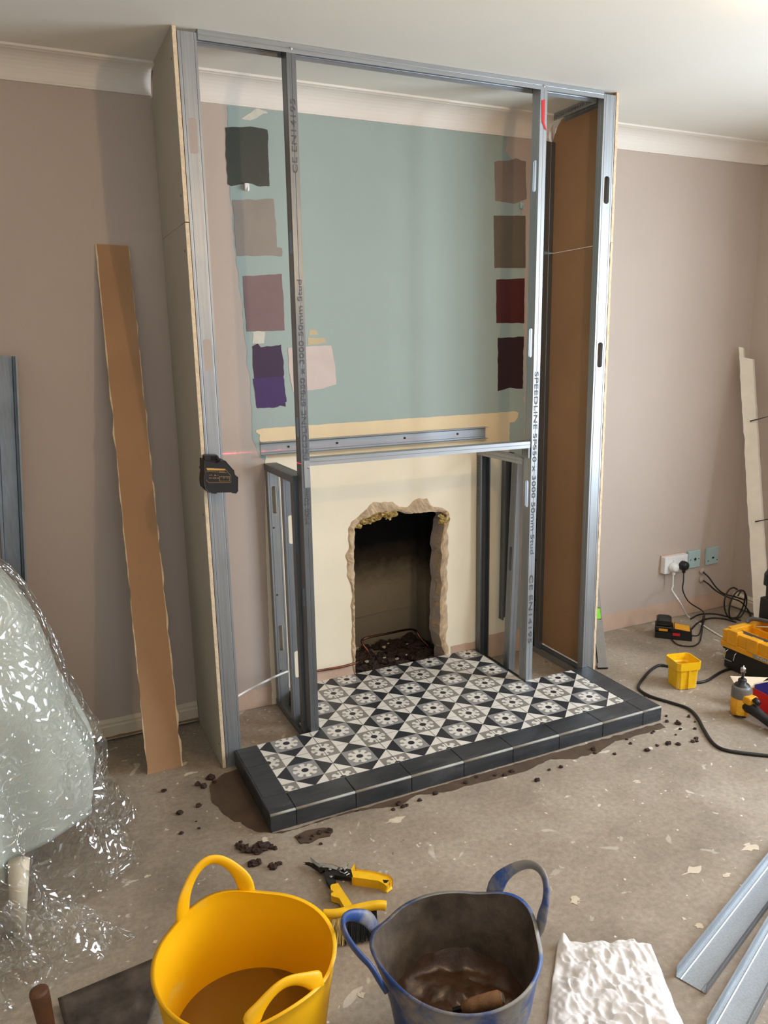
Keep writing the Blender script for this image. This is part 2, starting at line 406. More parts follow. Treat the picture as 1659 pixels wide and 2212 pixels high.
# back wall with the broken-out fireplace opening
hole_px = [(768,1470),(767,1440),(768,1400),(766,1350),(765,1300),(766,1250),(764,1200),(766,1165),(766,1142),(774,1131),(790,1122),(815,1112),(835,1108),(858,1104),(880,1109),(905,1108),(930,1105),(950,1104),(963,1108),(966,1120),(960,1128),(957,1150),(952,1170),(955,1200),(951,1230),(954,1262),(950,1300),(952,1330),(949,1360),(953,1392),(960,1410),(961,1430)]
hole = [wp(p) for p in hole_px]
hole[0].y = hole[-1].y = 0.0
hole[-1].x = hole[-2].x
hr = rough_poly(hole, .009, .004, 3)
hr = [V((p.x, max(p.y, 0))) for p in hr]
outer = [V((XL, 0)), V((hole[0].x, 0))]
loop = [V((XL, 0))]+[V((hr[0].x, 0))]+hr[1:]
# walk the opening from its left foot round to its right foot, then round the wall
ridx = max(range(len(hr)), key=lambda i: (hr[i].x if hr[i].y < .01 else -9))
ring = hr[:ridx+1]
poly = [V((XL, 0))]+ring+[V((XC, 0)), V((XC, H)), V((XL, H))]
m = MB().prism([(p.x, 0, p.y) for p in poly], (0, .1, 0))
wb = struct(m.build('wall_back', MT['pink'], org=(0, 0, 0)))
# teal painted field, cream ghost of the old surround, bare strip at the base
def patch(name, pxs, mat, y, amp=.003, seed=1, step=.012, par=wb, conv=True):
    pts = [wp(p) for p in pxs] if conv else [V(p) for p in pxs]
    return flat_patch(rough_poly(pts, step, amp, seed), y).build(name, mat, par)
def around_hole(pts_left_to_right, extra):      # a field with the opening cut out of its foot
    return pts_left_to_right
patch('teal_paint_field', [(.268,2.345),(.262,2.25),(.252,2.1),(.262,1.8),(.278,1.6),(.29,1.3),(.288,1.12),(.315,1.05),(.36,1.02),(.36,.9),(1.485,.9),(1.487,.118),(1.562,.104),(1.556,.6),(1.566,1.1),(1.552,1.5),(1.54,2.0),(1.50,2.1),(1.515,2.2),(1.44,2.26),(1.46,2.345)], MT['teal'], -.0006, .006, conv=False, seed=4)
grn = [(.31, .0), (.31, .2), (.318, .7), (.33, 1.0), (.345, 1.12), (.36, 1.135), (.9, 1.138), (1.47, 1.135), (1.483, 1.12), (1.484, 1.0), (1.487, .5), (1.492, .12), (1.49, 0)]
# exposed plaster outline is a little wider than the opening
exp_px = [(768,1475),(763,1440),(758,1400),(760,1350),(757,1310),(762,1280),(750,1245),(747,1200),(752,1180),(752,1140),(757,1128),(770,1118),(785,1108),(797,1092),(806,1083),(825,1086),(848,1083),(862,1096),(880,1094),(892,1084),(905,1078),(922,1076),(932,1094),(955,1096),(968,1104),(973,1122),(966,1140),(969,1200),(964,1225),(968,1262),(963,1300),(967,1345),(962,1380),(968,1400),(970,1420)]
exq = [wp(p) for p in exp_px]; exq[0].y = 0; exq[-1].y = 0
exr = rough_poly(exq, .007, .0065, 9); exr = [V((p.x, max(0, p.y))) for p in exr]
i1 = max(range(len(exr)), key=lambda i: (exr[i].x if exr[i].y < .012 else -9))
exr = exr[:i1+1]; exr[0].y = 0; exr[-1].y = 0
flat_patch(rough_poly([V(p) for p in [(.314,1.122),(.318,1.14),(.302,1.150),(.304,1.160),(.36,1.164),(1.518,1.168),(1.532,1.161),(1.528,1.136),(1.512,1.121),(1.484,1.118),(1.482,1.03),(1.30,1.04),(.8,1.035),(.345,1.045)]], .02, .002, 2), -.0018, .0005).build('shaded_mantel_ghost', MT['creamdark'], wb)  # ghost of the old mantel, the dimmer light on it painted in
# lip of broken plaster round the opening
m = MB(); n1 = 200
def resample(pts, n):
    L = [0]
    for a, b in zip(pts, pts[1:]): L.append(L[-1]+(b-a).length)
    out = []; j = 0
    for i in range(n):
        t = L[-1]*i/(n-1)
        while j < len(L)-2 and L[j+1] < t: j += 1
        out.append(pts[j].lerp(pts[j+1], (t-L[j])/max(1e-9, L[j+1]-L[j])))
    return out
A = resample(exr, n1); B = resample(ring, n1); rows = []
for k in range(7):
    s = k/6; row = []
    for i in range(n1):
        p = A[i].lerp(B[i], min(1, s*1.5)); q = noise.noise(V((p.x*55, p.y*55, k*.9)))+.8*noise.noise(V((p.x*140, p.y*140, k*1.9))); y = -.0008-.006*math.sin(min(1, s*1.5)*PI)*(1+q) if s < .67 else .0+(s-.6)*.16
        if s >= .67: p = B[i]+V((q*.006, q*.004))
        row.append((p.x+(q*.003 if k else 0), y, max(0, p.y+(q*.003 if k else 0))))
    rows.append(row)
m.add([v_ for r_ in rows for v_ in r_], [(k*n1+i, k*n1+i+1, (k+1)*n1+i+1, (k+1)*n1+i) for k in range(6) for i in range(n1-1)])
m.build('broken_plaster_edge', MT['rawplaster'], wb)
op = []
for a_, b_ in zip([V(p) for p in grn], [V(p) for p in grn][1:]):
    k = max(1, int((b_-a_).length/.012))
    for q_ in range(k):
        p = a_.lerp(b_, q_/k); op.append(p+V((.0025*noise.noise(V((p.y*50, p.x*50, 3))), .0025*noise.noise(V((p.x*50, p.y*50, 8)))*(p.y > .01))))
op.append(V(grn[-1])); O = resample(op, 3*n1); A3 = resample(exr, 3*n1); nn_ = 3*n1
m = MB(); m.add([(p.x, -.0013, p.y) for p in O]+[(p.x, -.0013, p.y) for p in A3]+[(p.x, 0, p.y) for p in A3], [(i, i+1, nn_+i+1, nn_+i) for i in range(nn_-1)]+[(nn_+i, nn_+i+1, 2*nn_+i+1, 2*nn_+i) for i in range(nn_-1)])
m.build('cream_plaster_field', MT['cream'], wb)
# recess behind the opening
fx0, fx1, fz1, fy = .60, 1.24, .80, .40
m = MB()
m.box((fx0, fy, -.02), (fx1, fy+.05, fz1)); m.box((fx0-.05, .10, -.02), (fx0, fy+.05, fz1)); m.box((fx1, .10, -.02), (fx1+.05, fy+.05, fz1)); m.box((fx0-.05, .10, fz1), (fx1+.05, fy+.05, fz1+.05)); xe = at(920, 1290, 1, .30).x; m.box((xe, .30, 0.0), (1.24, .4, fz1))
m.tube([at(765, 1335, 1, .3985), at(800, 1327, 1, .3985), at(850, 1316, 1, .3985), at(905, 1308, 1, .3985)], .004, 5)
fb = struct(m.build('wall_recess', MT['soot']))
m = MB(); random.seed(3)
for k in range(150):
    m.blob((random.uniform(.66, 1.22), random.uniform(.02, .38), random.uniform(0.0, .02)+.0), random.uniform(.008, .028), (1.3, 1.2, .7), .4, k)
o = tag(m.build('rubble', MT['crumb'], smooth=False), 'dark sooty rubble on the floor of the open fireplace recess', 'rubble'); o['kind'] = 'stuff'
random.seed(5)
for k in range(9):
    q = MB().blob((random.uniform(.74, 1.1), random.uniform(.10, .34), random.uniform(.028, .036)), random.uniform(.003, .0065), (1.5, 1.0, .6), .8, k).build('plaster_chip', MT['splat'])
    tag(q, 'small white plaster chip on the dark rubble in the fireplace', 'debris', 'plaster chips in the fireplace')
m = MB(); random.seed(8)
for k in range(46):
    t = k/45; q = wall(770+t*85, 1133-20*math.sin(t*2.0)-t*4+random.uniform(-5, 6), .008); m.blob((q.x, q.y+random.uniform(-.012, .012), q.z), random.uniform(.006, .013), (1.3, .8, .8), .9, k)
tag(m.build('insulation_wool', MT['brassy']), 'torn yellow insulation wool along the top left edge of the fireplace opening', 'insulation'); m = MB()
for k in range(12):
    q = wall(958+random.uniform(-7, 9), 1114+random.uniform(-7, 14), .0); m.blob((q.x, q.y, q.z), random.uniform(.006, .011), (1.2, 1, 1), .5, k+50)
tag(m.build('insulation_wool', MT['brassy']), 'small frayed tuft of insulation at the top right corner of the fireplace opening', 'insulation')
# bare strip under the old skirting line
for xa, xb, zt, mt in ((.075, .31, .085, 'plaster'), (.40, .69, .1, 'plaster'), (1.175, 1.315, .098, 'plaster'), (1.36, 1.66, .115, 'plaster'), (1.70, XC, .095, 'plaster')):
    flat_patch(rough_poly([V((xa, .003)), V((xa, zt)), V((xb, zt)), V((xb, .003))], .02, .003, xa*10), -.0026, .0005).build('bare_plaster_strip', MT[mt], wb)
# paint samples
sw = [((486,276),(540,273),(578,281),(580,340),(582,403),(555,402),(540,397),(520,398),(500,401),(492,398),(488,340),'dark green-grey',(58,62,54),.003),
      ((502,432),(591,430),(596,490),(598,533),(609,536),(609,553),(512,553),(506,500),'warm grey',(142,134,124),.003),
      ((524,597),(608,592),(612,640),(615,714),(533,716),(527,650),'mauve',(122,98,98),.002),
      ((544,748),(556,743),(563,750),(590,748),(608,744),(612,780),(612,820),(617,878),(590,877),(555,880),(549,810),'deep purple',(52,28,62),.004),
      ((622,752),(670,748),(715,746),(724,790),(726,830),(690,841),(632,846),(624,800),'pale pink',(204,188,180),.002),
      ((1067,350),(1100,346),(1113,343),(1135,348),(1137,430),(1110,440),(1070,434),'taupe',(138,122,112),.003),
      ((1066,466),(1135,466),(1135,579),(1068,579),'olive brown',(104,94,80),.0015),
      ((1072,604),(1133,601),(1132,698),(1072,698),'dark red',(78,26,28),.0015),
      ((1075,730),(1131,727),(1129,840),(1100,838),(1075,845),'blackish maroon',(46,24,30),.003)]
for i, s in enumerate(sw):
    pts, nm, col, am = s[:-3], s[-3], s[-2], s[-1]
    o = flat_patch(rough_poly([wp(p) for p in pts], .01, am, i+20), -.0016-.0002*(i == 4), .0008).build('paint_sample', simple(nm.replace(' ', '_')+'_sample_paint', col, .5, var=.06, sc=9), wb)
    o['label'] = nm+' sample square brushed on the teal paint'
flat_patch(rough_poly([wp(p) for p in [(546,818),(612,812),(619,868),(600,879),(556,882)]], .008, .004, 41), -.0022, .0006).build('violet_overpaint', simple('violet_sample_paint', (62, 34, 92), .5, var=.1), wb)
for pxs in ([(545,240),(556,236),(578,243),(560,250),(540,262),(520,256)], [(545,716),(572,716),(570,742),(545,742)]):
    flat_patch(rough_poly([wp(p) for p in pxs], .006, .006, 60), -.0013, .0005).build('brushed_white_touch', MT['smear'], wb)
for pxs in ([(668,712),(682,712),(688,724),(668,724)], [(665,730),(700,730),(706,740),(665,746)]):
    flat_patch(rough_poly([wp(p) for p in pxs], .006, .003, 61), -.0012, .0005).build('beige_filler_dab', simple('beige_filler', (196, 178, 142), .8), wb)
# little wall hooks
for px, lb in (((532, 405), 'small white plastic hook under the dark green sample square'), ((1125, 445), 'small teal-painted hook between the taupe and olive samples')):
    q = wall(*px); mm = MB().box((q.x-.009, -.012, q.z-.012), (q.x+.009, -.001, q.z+.014), bev=.002); mm.tube([(q.x, -.010, q.z-.008), (q.x, -.020, q.z-.014), (q.x, -.022, q.z-.002)], .0025, 6)
    tag(mm.build('wall_hook', MT['white'] if px[0] < 800 else MT['tealplate']), lb, 'hook')
# fine dark crack beside the cream field
m = MB(); pts = []
for k in range(40): z = .12+k*.021; pts.append((1.4905+.003*noise.noise(V((0, 0, k*.7))), -.0022, z))
m.tube(pts, .0012, 4); m.build('crack', MT['crumb'], wb)

# coving
def coving(xa, xb, name, ax='x'):
    c, d = .0912, .083
    prof = [(-c, H), (-c, H-.007), (-c+.012, H-.009)]
    for k in range(9):
        t = k/8*PI/2; prof.append((-c+.013+(c-.024)*math.sin(t)*1.0, H-.010-(d-.018)*(1-math.cos(t))))
    prof += [(-.009, H-d+.004), (-.009, H-d), (0, H-d), (0, H)]
    m = MB(); n = len(prof)
    def P(y, z, a): return (a, y, z) if ax == 'x' else (XC+y, a, z)
    m.add([P(y, z, xa) for y, z in prof]+[P(y, z, xb) for y, z in prof], [(i, (i+1) % n, (i+1) % n+n, i+n) for i in range(n)])
    tr = tessellate_polygon([[V((y, z, 0)) for y, z in prof]])
    m.f += [list(t) for t in tr]+[[i+n for i in t] for t in tr]; m.mi += [0]*(2*len(tr))
    return struct(m.build(name, MT['coving']))
coving(XL, -.002, 'trim_1'); coving(.015, 1.655, 'trim_2'); coving(1.684, XC, 'trim_3'); coving(YR, -.0, 'trim_4', 'y')
# skirting left of the frame, with the unpainted foot
def skirting(pa, pb, name, h=.088, g=.012, ax='x'):
    prof = [(-.020, g), (-.020, h-.026), (-.016, h-.020), (-.017, h-.012), (-.010, h-.004), (-.006, h), (0, h), (0, g)]
    m = MB(); n = len(prof)
    P = (lambda y, z, a: (a, y, z)) if ax == 'x' else (lambda y, z, a: (XC+y, a, z))
    m.add([P(y, z, pa) for y, z in prof]+[P(y, z, pb) for y, z in prof], [(i, (i+1) % n, (i+1) % n+n, i+n) for i in range(n)]+[tuple(range(n)), tuple(range(2*n-1, n-1, -1))])
    return struct(m.build(name, MT['skirt']))
sk = skirting(XL, -.002, 'baseboard_back')
flat_patch(rough_poly([V((XL, .014)), V((XL, .026)), V((-.003, .024)), V((-.003, .014))], .03, .003, 3), -.0208, .0005).build('unpainted_wood_foot', simple('bare_skirting_foot', (146, 118, 78), .7, var=.2), sk)
skirting(YR, -.03, 'baseboard_right', ax='y')

# ------------------------------------------------------------------ plasterboard cheeks of the new chimney breast
def cheek(x, sgn, z0, zs, who):
    # two sheets, one above the other; sgn +1 = ivory face looks to +x
    ed = []
    for i, (za, zb) in enumerate(zs):
        th = .0125; xa, xb = (x, x+th); t = thing('plasterboard_sheet', (x+th/2, -D/2, za), '', 'plasterboard', 'plasterboard cheeks of the frame')
        pts = []; n = 80
        for k in range(n+1):
            z = za+(zb-za)*k/n; pts.append((-D-.001+.0022*noise.noise(V((z*38, i*3, x))), z))
        co = [( -.004, za), (-.004, zb)] if zb > H-.1 else [(-.004, za), (-.004, zb)]
        if zb > H-.01: # coped round the coving
            yz = [(-.022, H-.086), (-.03, H-.07), (-.05, H-.036), (-.078, H-.014), (-.094, H-.012), (-.094, zb)]
            back = [(-.004, za), (-.004, H-.088)]+yz
        else: back = [(-.023, za), (-.023, .09), (-.004, .092), (-.004, zb)] if za < .1 and x < .5 else co
        out = pts+list(reversed(back))
        fx, bx = (xb, xa) if sgn > 0 else (xa, xb)
        MB().prism([(fx-sgn*.0006, y, z) for y, z in out], (sgn*.0006, 0, 0)).build('face_paper', MT['boardface'], t)
        MB().prism([(bx, y, z) for y, z in out], (sgn*.0006, 0, 0)).build('back_paper', MT['brown'], t)
        out2 = [(y-.0012+.0012*noise.noise(V((z*90, y*90, 1))), z) if y < -D+.01 else (y, z) for y, z in out]
        MB().prism([(bx+sgn*.0006, y, z) for y, z in out2], (sgn*(th-.0012), 0, 0)).build('gypsum_core', MT['gypsum'], t)
        for zz in [za+.08, (za+zb)/2, zb-.08]:
            if zb-za < .6 and zz == (za+zb)/2: continue
            MB().lathe([(0, 0), (.004, 0), (.004, .0008), (0, .0008)], seg=10, mat=frame_mat((fx-.0002*sgn, -D+.03, zz), (0, 1, 0), (0, 0, 1), (sgn, 0, 0))).build('drywall_screw', MT['darksteel'], t)
        t['label'] = who[i]
cheek(0, -1, 0, [(0.003, 1.852), (1.855, 2.399)], ['tall lower plasterboard sheet closing the left side of the metal frame', 'short upper plasterboard sheet closing the left side of the metal frame'])
cheek(W-.0125, 1, 0, [(0.035, 1.852), (1.855, 2.399)], ['tall lower plasterboard sheet closing the right side, brown inside face seen through the frame', 'short upper plasterboard sheet closing the right side of the frame under the ceiling'])

# ------------------------------------------------------------------ the tall metal stud frame
TF = thing('metal_stud_frame', (W/2, -D, 0), 'tall floor-to-ceiling galvanised stud frame of the new chimney breast', 'metal frame')
def stud(par, base, tip, ex, w=.05, f=.032, lip=.005, holes=(), name='stud', mat='steel', hh=.05):
    base, tip = V(base), V(tip); ez = (tip-base); L = ez.length; ez.normalize(); ex = V(ex); ex = (ex-ez*ex.dot(ez)).normalized(); ey = ez.cross(ex)
    return channel(L, w, f, lip, holes, hh, frame_mat(base, ex, ey, ez)).build(name, MT[mat], par, solid=.0009)
def screw(par, p, d, r=.004, mat='chrome'):
    d = V(d); a = V((0, 0, 1)) if abs(d.z) < .9 else V((1, 0, 0)); ex = a.cross(d)
    MB().lathe([(0, .0022), (r*.5, .0024), (r, .0012), (r, -.0015), (0, -.0015)], seg=12, mat=frame_mat(p, ex, d.cross(ex), d)).build('screw', MT[mat], par)
F = -D
# ceiling tracks
stud(TF, (.076, F+.0525, H-.001), (1.610, F+.0525, H-.001), (0, -1, 0), .053, .028, 0, name='ceiling_track', mat='steel_h')          # web up, flanges down
for x0 in (.0135, 1.617):
    stud(TF, (x0, F+.054, H-.001), (x0, -.094, H-.001), (1, 0, 0), .051, .028, 0, name='ceiling_track')
# floor tracks of the returns
for x0 in (.0135, 1.617):
    stud(TF, (x0+.051, F+.002, .001), (x0+.051, -.006, .001), (-1, 0, 0), .051, .028, 0, name='floor_track')
text('DC52 / 52MM FT TRACK', .28, .012, (1.6163, -.10, H-.021), (0, -1, 0), (0, 0, 1), MT['ink'], TF)
# corner studs: web to the room
for x0, hs in ((.0145, (.20, .82, 1.45, 2.10)), (1.611, (.45, .85, 1.415, 2.045))):
    stud(TF, (x0, F-.0005, .0025), (x0, F-.0005, H-.012), (1, 0, 0), .0575, .034, .006, holes=hs[2:] if x0 < 1 else hs[2:], name='corner_stud')
# wall studs of the returns
for x0 in (.0145, 1.618):
    s_ = stud(TF, (x0 if x0 < 1 else x0+.05, -.005 if x0 < 1 else -.041, .0025), (x0 if x0 < 1 else x0+.05, -.005 if x0 < 1 else -.041, H-.095), (0, -1, 0) if x0 < 1 else (0, 1, 0), .036, .045, .006, name='wall_stud', mat='steel_dark')
    if x0 > 1:
        for z in (2.16, 1.98, 1.76, 1.70, 1.52, 1.36, 1.2, 1.03, .86, .66, .46, .26):
            MB().box((1.612, -.045, z), (1.62, -.004, z+.004)).build('crimp_band', MT['black'], s_)  # embossed crimps of the stud, their dark lines drawn in black
# the two studs across the front; web to the left
LB, LT = V((.3385, F, HT)), V((.3500, F, H-.012)); RB, RT = V((1.3085, F, HT)), V((1.3175, F, H-.012))
sl = stud(TF, (LB.x, F+.05, HT), (LT.x, F+.05, H-.012), (0, -1, 0), .05, .031, .005, holes=(.52, 1.14, 1.75), name='stud', mat='steel_dark', hh=.035)  # darker steel carries the web's dark reflection
sr = stud(TF, (RB.x, F+.05, HT), (RT.x, F+.05, H-.012), (0, -1, 0), .05, .031, .005, holes=(.81, 1.41, 2.02), name='stud', hh=.055)
def onstud(o, z, dx=0, dy=-.0012): t = (z-HT)/(H-HT); a, b = (LB, LT) if o is sl else (RB, RT); return V((a.x+(b.x-a.x)*t+dx, F+dy, z))
for s_, z0, z1, tx in ((sl, 1.07, 1.69, 'SPEEDLINE SPS50 x 3000 50mm Stud'), (sl, 2.02, 2.24, 'CE EN14195'), (sl, .86, 1.0, 'MKS 50mm')):
    a, b = onstud(s_, z0, .024), onstud(s_, z1, .024); text(tx, (b-a).length, .016, a, b-a, (-1, 0, 0), MT['ink'], s_)
for s_, z0, z1, tx in ((sr, 1.36, .62, 'SPEEDLINE SPS50 x 3000 50mm Stud'), (sr, .53, .23, 'CE EN14195')):
    a, b = onstud(s_, z0, .007), onstud(s_, z1, .007); text(tx, (b-a).length, .017, a, b-a, (1, 0, 0), MT['ink'], s_)
a, b = onstud(sr, 2.335, .012), onstud(sr, 2.24, .018)
MB().prism([a+V((-.007, 0, 0)), a+V((.007, 0, .004)), onstud(sr, 2.26, .020), b+V((.012, 0, -.004)), b+V((.004, 0, -.002)), onstud(sr, 2.262, .009)], (0, -.0005, 0)).build('red_tape_strip', MT['red'], sr)
for p, d in (((.366, F-.0012, 2.384), (0, -1, 0)), ((1.332, F-.0012, 2.384), (0, -1, 0)), ((.368, F-.0012, 1.060), (0, -1, 0)), ((1.331, F-.0012, 1.074), (0, -1, 0))): screw(TF, p, d)
# cross rail and its joining plate
stud(TF, (.372, F+.0495, 1.0915), (1.306, F+.0495, 1.0870), (0, -1, 0), .049, .026, 0, name='cross_rail', mat='steel_h')
MB().box((.352, F-.0022, .99), (.374, F-.0012, 1.085)).build('joining_plate', MT['steel'], TF)
MB().box((1.300, F+.004, 1.02), (1.3075, F+.048, 1.062)).build('bent_tab', MT['steel_dark'], TF)
text('ETT', .04, .018, (1.2995, F+.046, 1.032), (0, -1, 0), (0, 0, 1), MT['ink'], TF)

# wall track over the mantel ghost, flanges to the room
WT = thing('wall_track', (.84, 0, 1.06), 'short galvanised track screwed flat on the wall above the cross rail', 'metal track')
stud(WT, (.3176, -.0030, 1.1105), (1.3545, -.0030, 1.1085), (0, 0, -1), .050, -.028, 0, name='track', mat='steel_h')
for x in (.432, .64, .95, 1.21): screw(WT, (x, -.0045, 1.085), (0, -1, 0), .0045, 'black')

# low side frames either side of the hearth
LF = thing('low_side_frame', (.352, -.2, 0), 'low galvanised frame left of the hearth, dotted with screws and cut-outs', 'metal frame', 'low frames either side of the opening')
x0, x1 = .327, .378
stud(LF, (x1, -.004, 1.026), (x1, -D+.056, 1.026), (-1, 0, 0), .051, .026, 0, name='top_track', mat='steel_dark')
stud(LF, (x1, -D+.06, .002), (x1, -.004, .002), (-1, 0, 0), .051, .026, 0, name='floor_track', mat='steel_dark')
s1 = stud(LF, (x0+.002, -.038, .003), (x0+.002, -.038, 1.024), (1, 0, 0), .048, .032, .005, holes=(.30, .88), name='stud', hh=.055)
for z in (.16, .49, .77): screw(s1, (.344, -.0365, z), (0, -1, 0), .0045, 'black')
stud(LF, (x0+.002, -.235, .003), (x0+.002, -.235, 1.024), (1, 0, 0), .048, .032, .005, holes=(.26, .80), name='stud', hh=.055)
stud(LF, (x0+.003, -.345, .003), (x0+.003, -.345, 1.024), (1, 0, 0), .046, .030, .005, name='stud', mat='steel_dark')
MB().box((x0+.01, -.30, .030), (x0+.045, -.27, .034)).build('bent_clip', MT['steel'], LF)

RF = thing('low_side_frame', (1.335, -.2, 0), 'low galvanised frame right of the hearth with printed lettering on its wall stud', 'metal frame', 'low frames either side of the opening')
x0, x1 = 1.309, 1.360
stud(RF, (x1, -.004, 1.012), (x1, -D+.056, 1.012), (-1, 0, 0), .051, .026, 0, name='top_track')
stud(RF, (x1, -D+.06, .002), (x1, -.004, .002), (-1, 0, 0), .051, .026, 0, name='floor_track', mat='steel_dark')
s2 = stud(RF, (x0+.001, -.005, .003), (x0+.001, -.005, 1.008), (1, 0, 0), .049, -.034, .005, name='stud', mat='steel_dark')
text('SPEEDLINE SPS50', .22, .018, (x0+.0002, -.012, .98), (0, 0, -1), (0, -1, 0), MT['ink'], s2)
s3 = stud(RF, (1.440, -.004, .19), (1.445, -.004, .985), (1, 0, 0), .046, -.030, .005, name='short_channel', mat='steel_dark')  # channel added for a dark upright strip at the wall
# loose stud leaning inside it
o = thing('loose_stud', (1.335, -.10, 0), 'galvanised stud leaning at a slant inside the low frame on the right', 'metal stud')
a = flo(1046, 1422, .0); b = wall(1075, 990, -.10)
base = V((1.3735, -.140, .004)); tip = V((1.432, -.1, .985))
stud(o, base, tip, (0, -1, 0), .046, .034, .006, holes=(.52,), name='channel', hh=.055)

# ------------------------------------------------------------------ tiled hearth
HE = thing('tiled_hearth', ((HL+HR)/2, -HF/2, 0), 'raised fireplace hearth with patterned black, grey and white tiles and a charcoal edge', 'hearth')
m = MB(); m.box((HL+.008, -HF+.008, 0), (HR-.008, F-.002, HT-.010)); m.box((.384, F-.002, 0), (1.303, -.001, HT-.010))
m.build('mortar_bed', MT['grout'], HE)
FX0, FX1, FY0 = HL+.084, HR-.096, -HF+.100
PITCHT = .2035
clips = [((FX0, FY0), (FX1, F)), ((.380, F), (1.302, -.002))]
def clip(poly, axis, val, keep_gt):
    out = []; n = len(poly)
    for i in range(n):
        a, b = poly[i], poly[(i+1) % n]; ia = (a[axis] >= val) == keep_gt; ib = (b[axis] >= val) == keep_gt
        if ia: out.append(a)
        if ia != ib:
            t = (val-a[axis])/(b[axis]-a[axis]); out.append((a[0]+(b[0]-a[0])*t, a[1]+(b[1]-a[1])*t))
    return out
fm = MB()
def put(poly, z, mi):
    for (xa, ya), (xb, yb) in clips:
        p = clip(clip(clip(clip(poly, 0, xa, True), 0, xb, False) if poly else [], 1, ya, True) if poly else [], 1, yb, False)
        if len(p) > 2:
            fm.cur = mi; fm.add([(q[0], q[1], z) for q in p], [tuple(range(len(p)))])
gx, gy = FX0-.002, FY0-.004
for i in range(-1, 9):
    for j in range(-1, 5):
        ox, oy = gx+i*PITCHT, gy+j*PITCHT; U = PITCHT
        def T(*pts): return [(ox+a*U, oy+b*U) for a, b in pts]
        z = HT
        put(T((.25, .25), (.75, .25), (.75, .75), (.25, .75)), z, 2)
        put(T((-.25, -.25), (.25, -.25), (.25, .25), (-.25, .25)), z, 3)
        for (cx, cy) in ((.5, 0), (0, .5)):
            q = [(cx-.25, cy-.25), (cx+.25, cy-.25), (cx+.25, cy+.25), (cx-.25, cy+.25)]
            c = (cx, cy)
            horiz = cy == 0            # joins tile centres above and below
            for k in range(4):
                tri = (q[k], q[(k+1) % 4], c); isblack = (k % 2 == 0) == horiz
                put(T(*tri), z, 1 if isblack else 0)
        for (cx, cy) in ((.5, .5), (0, 0)):
            lobes = 8
            for k in range(lobes):
                a0 = 2*PI*k/lobes; s_ = PI/lobes
                f = lambda r, a: (cx+r*math.cos(a), cy+r*math.sin(a))
                put(T(f(.0, 0), f(.115, a0-s_), f(.15, a0-s_*.55), f(.192, a0-s_*.72), f(.212, a0-s_*.3), f(.212, a0+s_*.3), f(.192, a0+s_*.72), f(.15, a0+s_*.55), f(.115, a0+s_)), z+.0004, 0)
            put(T(*[(cx+.062*math.cos(2*PI*k/16), cy+.062*math.sin(2*PI*k/16)) for k in range(16)]), z+.0008, 1)
        put(T((-.004, 0), (.004, 0), (.004, 1), (-.004, 1)), z+.0011, 4)
        put(T((0, -.003), (1, -.003), (1, .003), (0, .003)), z+.0011, 4)
o = fm.build('patterned_tile_field', [MT['tilewhite'], MT['tileblack'], MT['tilegrey'], MT['tilegrey2'], MT['darkgrout']], HE)
MB().box((FX0, FY0, HT-.010), (FX1, F, HT-.0004)).box((.384, F, HT-.010), (1.300, -.002, HT-.0004)).build('tile_body', MT['tilewhite'], HE)
g = .0012; EZ = HT+.001
cuts = [HL, FX0]+[FX0+PITCHT*k for k in range(1, 7)]+[FX1, HR]
def edge_tile(a, b, sides=()):
    o = MB().box((a[0]+g, a[1]+g, HT-.010), (b[0]-g, b[1]-g, EZ)).build('edging_tile', MT['slate'], HE, bevel=.001)
    return o
for i in range(len(cuts)-1):
    t = edge_tile((cuts[i], -HF+.006), (cuts[i+1], FY0))
    MB().box((cuts[i]+g, -HF, .003), (cuts[i+1]-g, -HF+.009, HT-.006)).build('riser_tile', MT['slate'], HE, bevel=.001)
for xa, xb, fx in ((HL+.006, FX0, HL), (FX1, HR-.006, HR-.009)):
    ys = [FY0, FY0+.2, F+.0]
    for ya, yb in zip(ys, ys[1:]):
        edge_tile((xa, ya), (xb, yb))
    ys = [-HF, FY0, FY0+.2, F]
    for ya, yb in zip(ys, ys[1:]):
        MB().box((fx, ya+g, .003), (fx+.009, yb-g, HT-.006)).build('riser_tile', MT['slate'], HE, bevel=.001)
tr = MB()
def trimbar(p, q): tr.tube([p, q], .0045, 8)
for i in range(len(cuts)-1): trimbar((cuts[i]+g, -HF+.0042, HT-.0035), (cuts[i+1]-g, -HF+.0042, HT-.0035))
tr.build('front_edge_trim', MT['trimgrey'], HE, smooth=True)
for xx in (HL+.0042, HR-.0042): MB().tube([(xx, -HF+.006, HT-.0035), (xx, F-.002, HT-.0035)], .0045, 8).build('side_edge_trim', MT['slate'], HE, smooth=True)

# ------------------------------------------------------------------ mortar on the floor
def floor_patch(pxs, mat, name, z=.0012, amp=.005, seed=0, th=.0012, step=.012):
    pts = [flo(*p) for p in pxs]; r = rough_poly([V((p.x, p.y)) for p in pts], step, amp, seed)
    m = MB(); m.prism([(p.x, p.y, .0002) for p in r], (0, 0, z)); return m.build(name, mat)
tag(floor_patch([(452,1700),(460,1690),(485,1672),(512,1662),(600,1770),(588,1800),(548,1796),(520,1775),(508,1775),(478,1755),(458,1730)], MT['mud'], 'mortar_smear', seed=3, amp=.006), 'wide dark wet mortar smear left of the hearth corner', 'mortar')
tag(floor_patch([(588,1800),(640,1790),(900,1712),(1100,1654),(1300,1598),(1426,1562),(1438,1572),(1400,1582),(1330,1602),(1290,1626),(1240,1640),(1190,1640),(1130,1668),(1040,1690),(960,1712),(900,1718),(860,1742),(760,1752),(700,1770),(640,1792),(610,1800)], MT['mud'], 'mortar_smear', seed=7, amp=.006, z=.0009), 'long thin mortar smear along the front foot of the hearth', 'mortar')
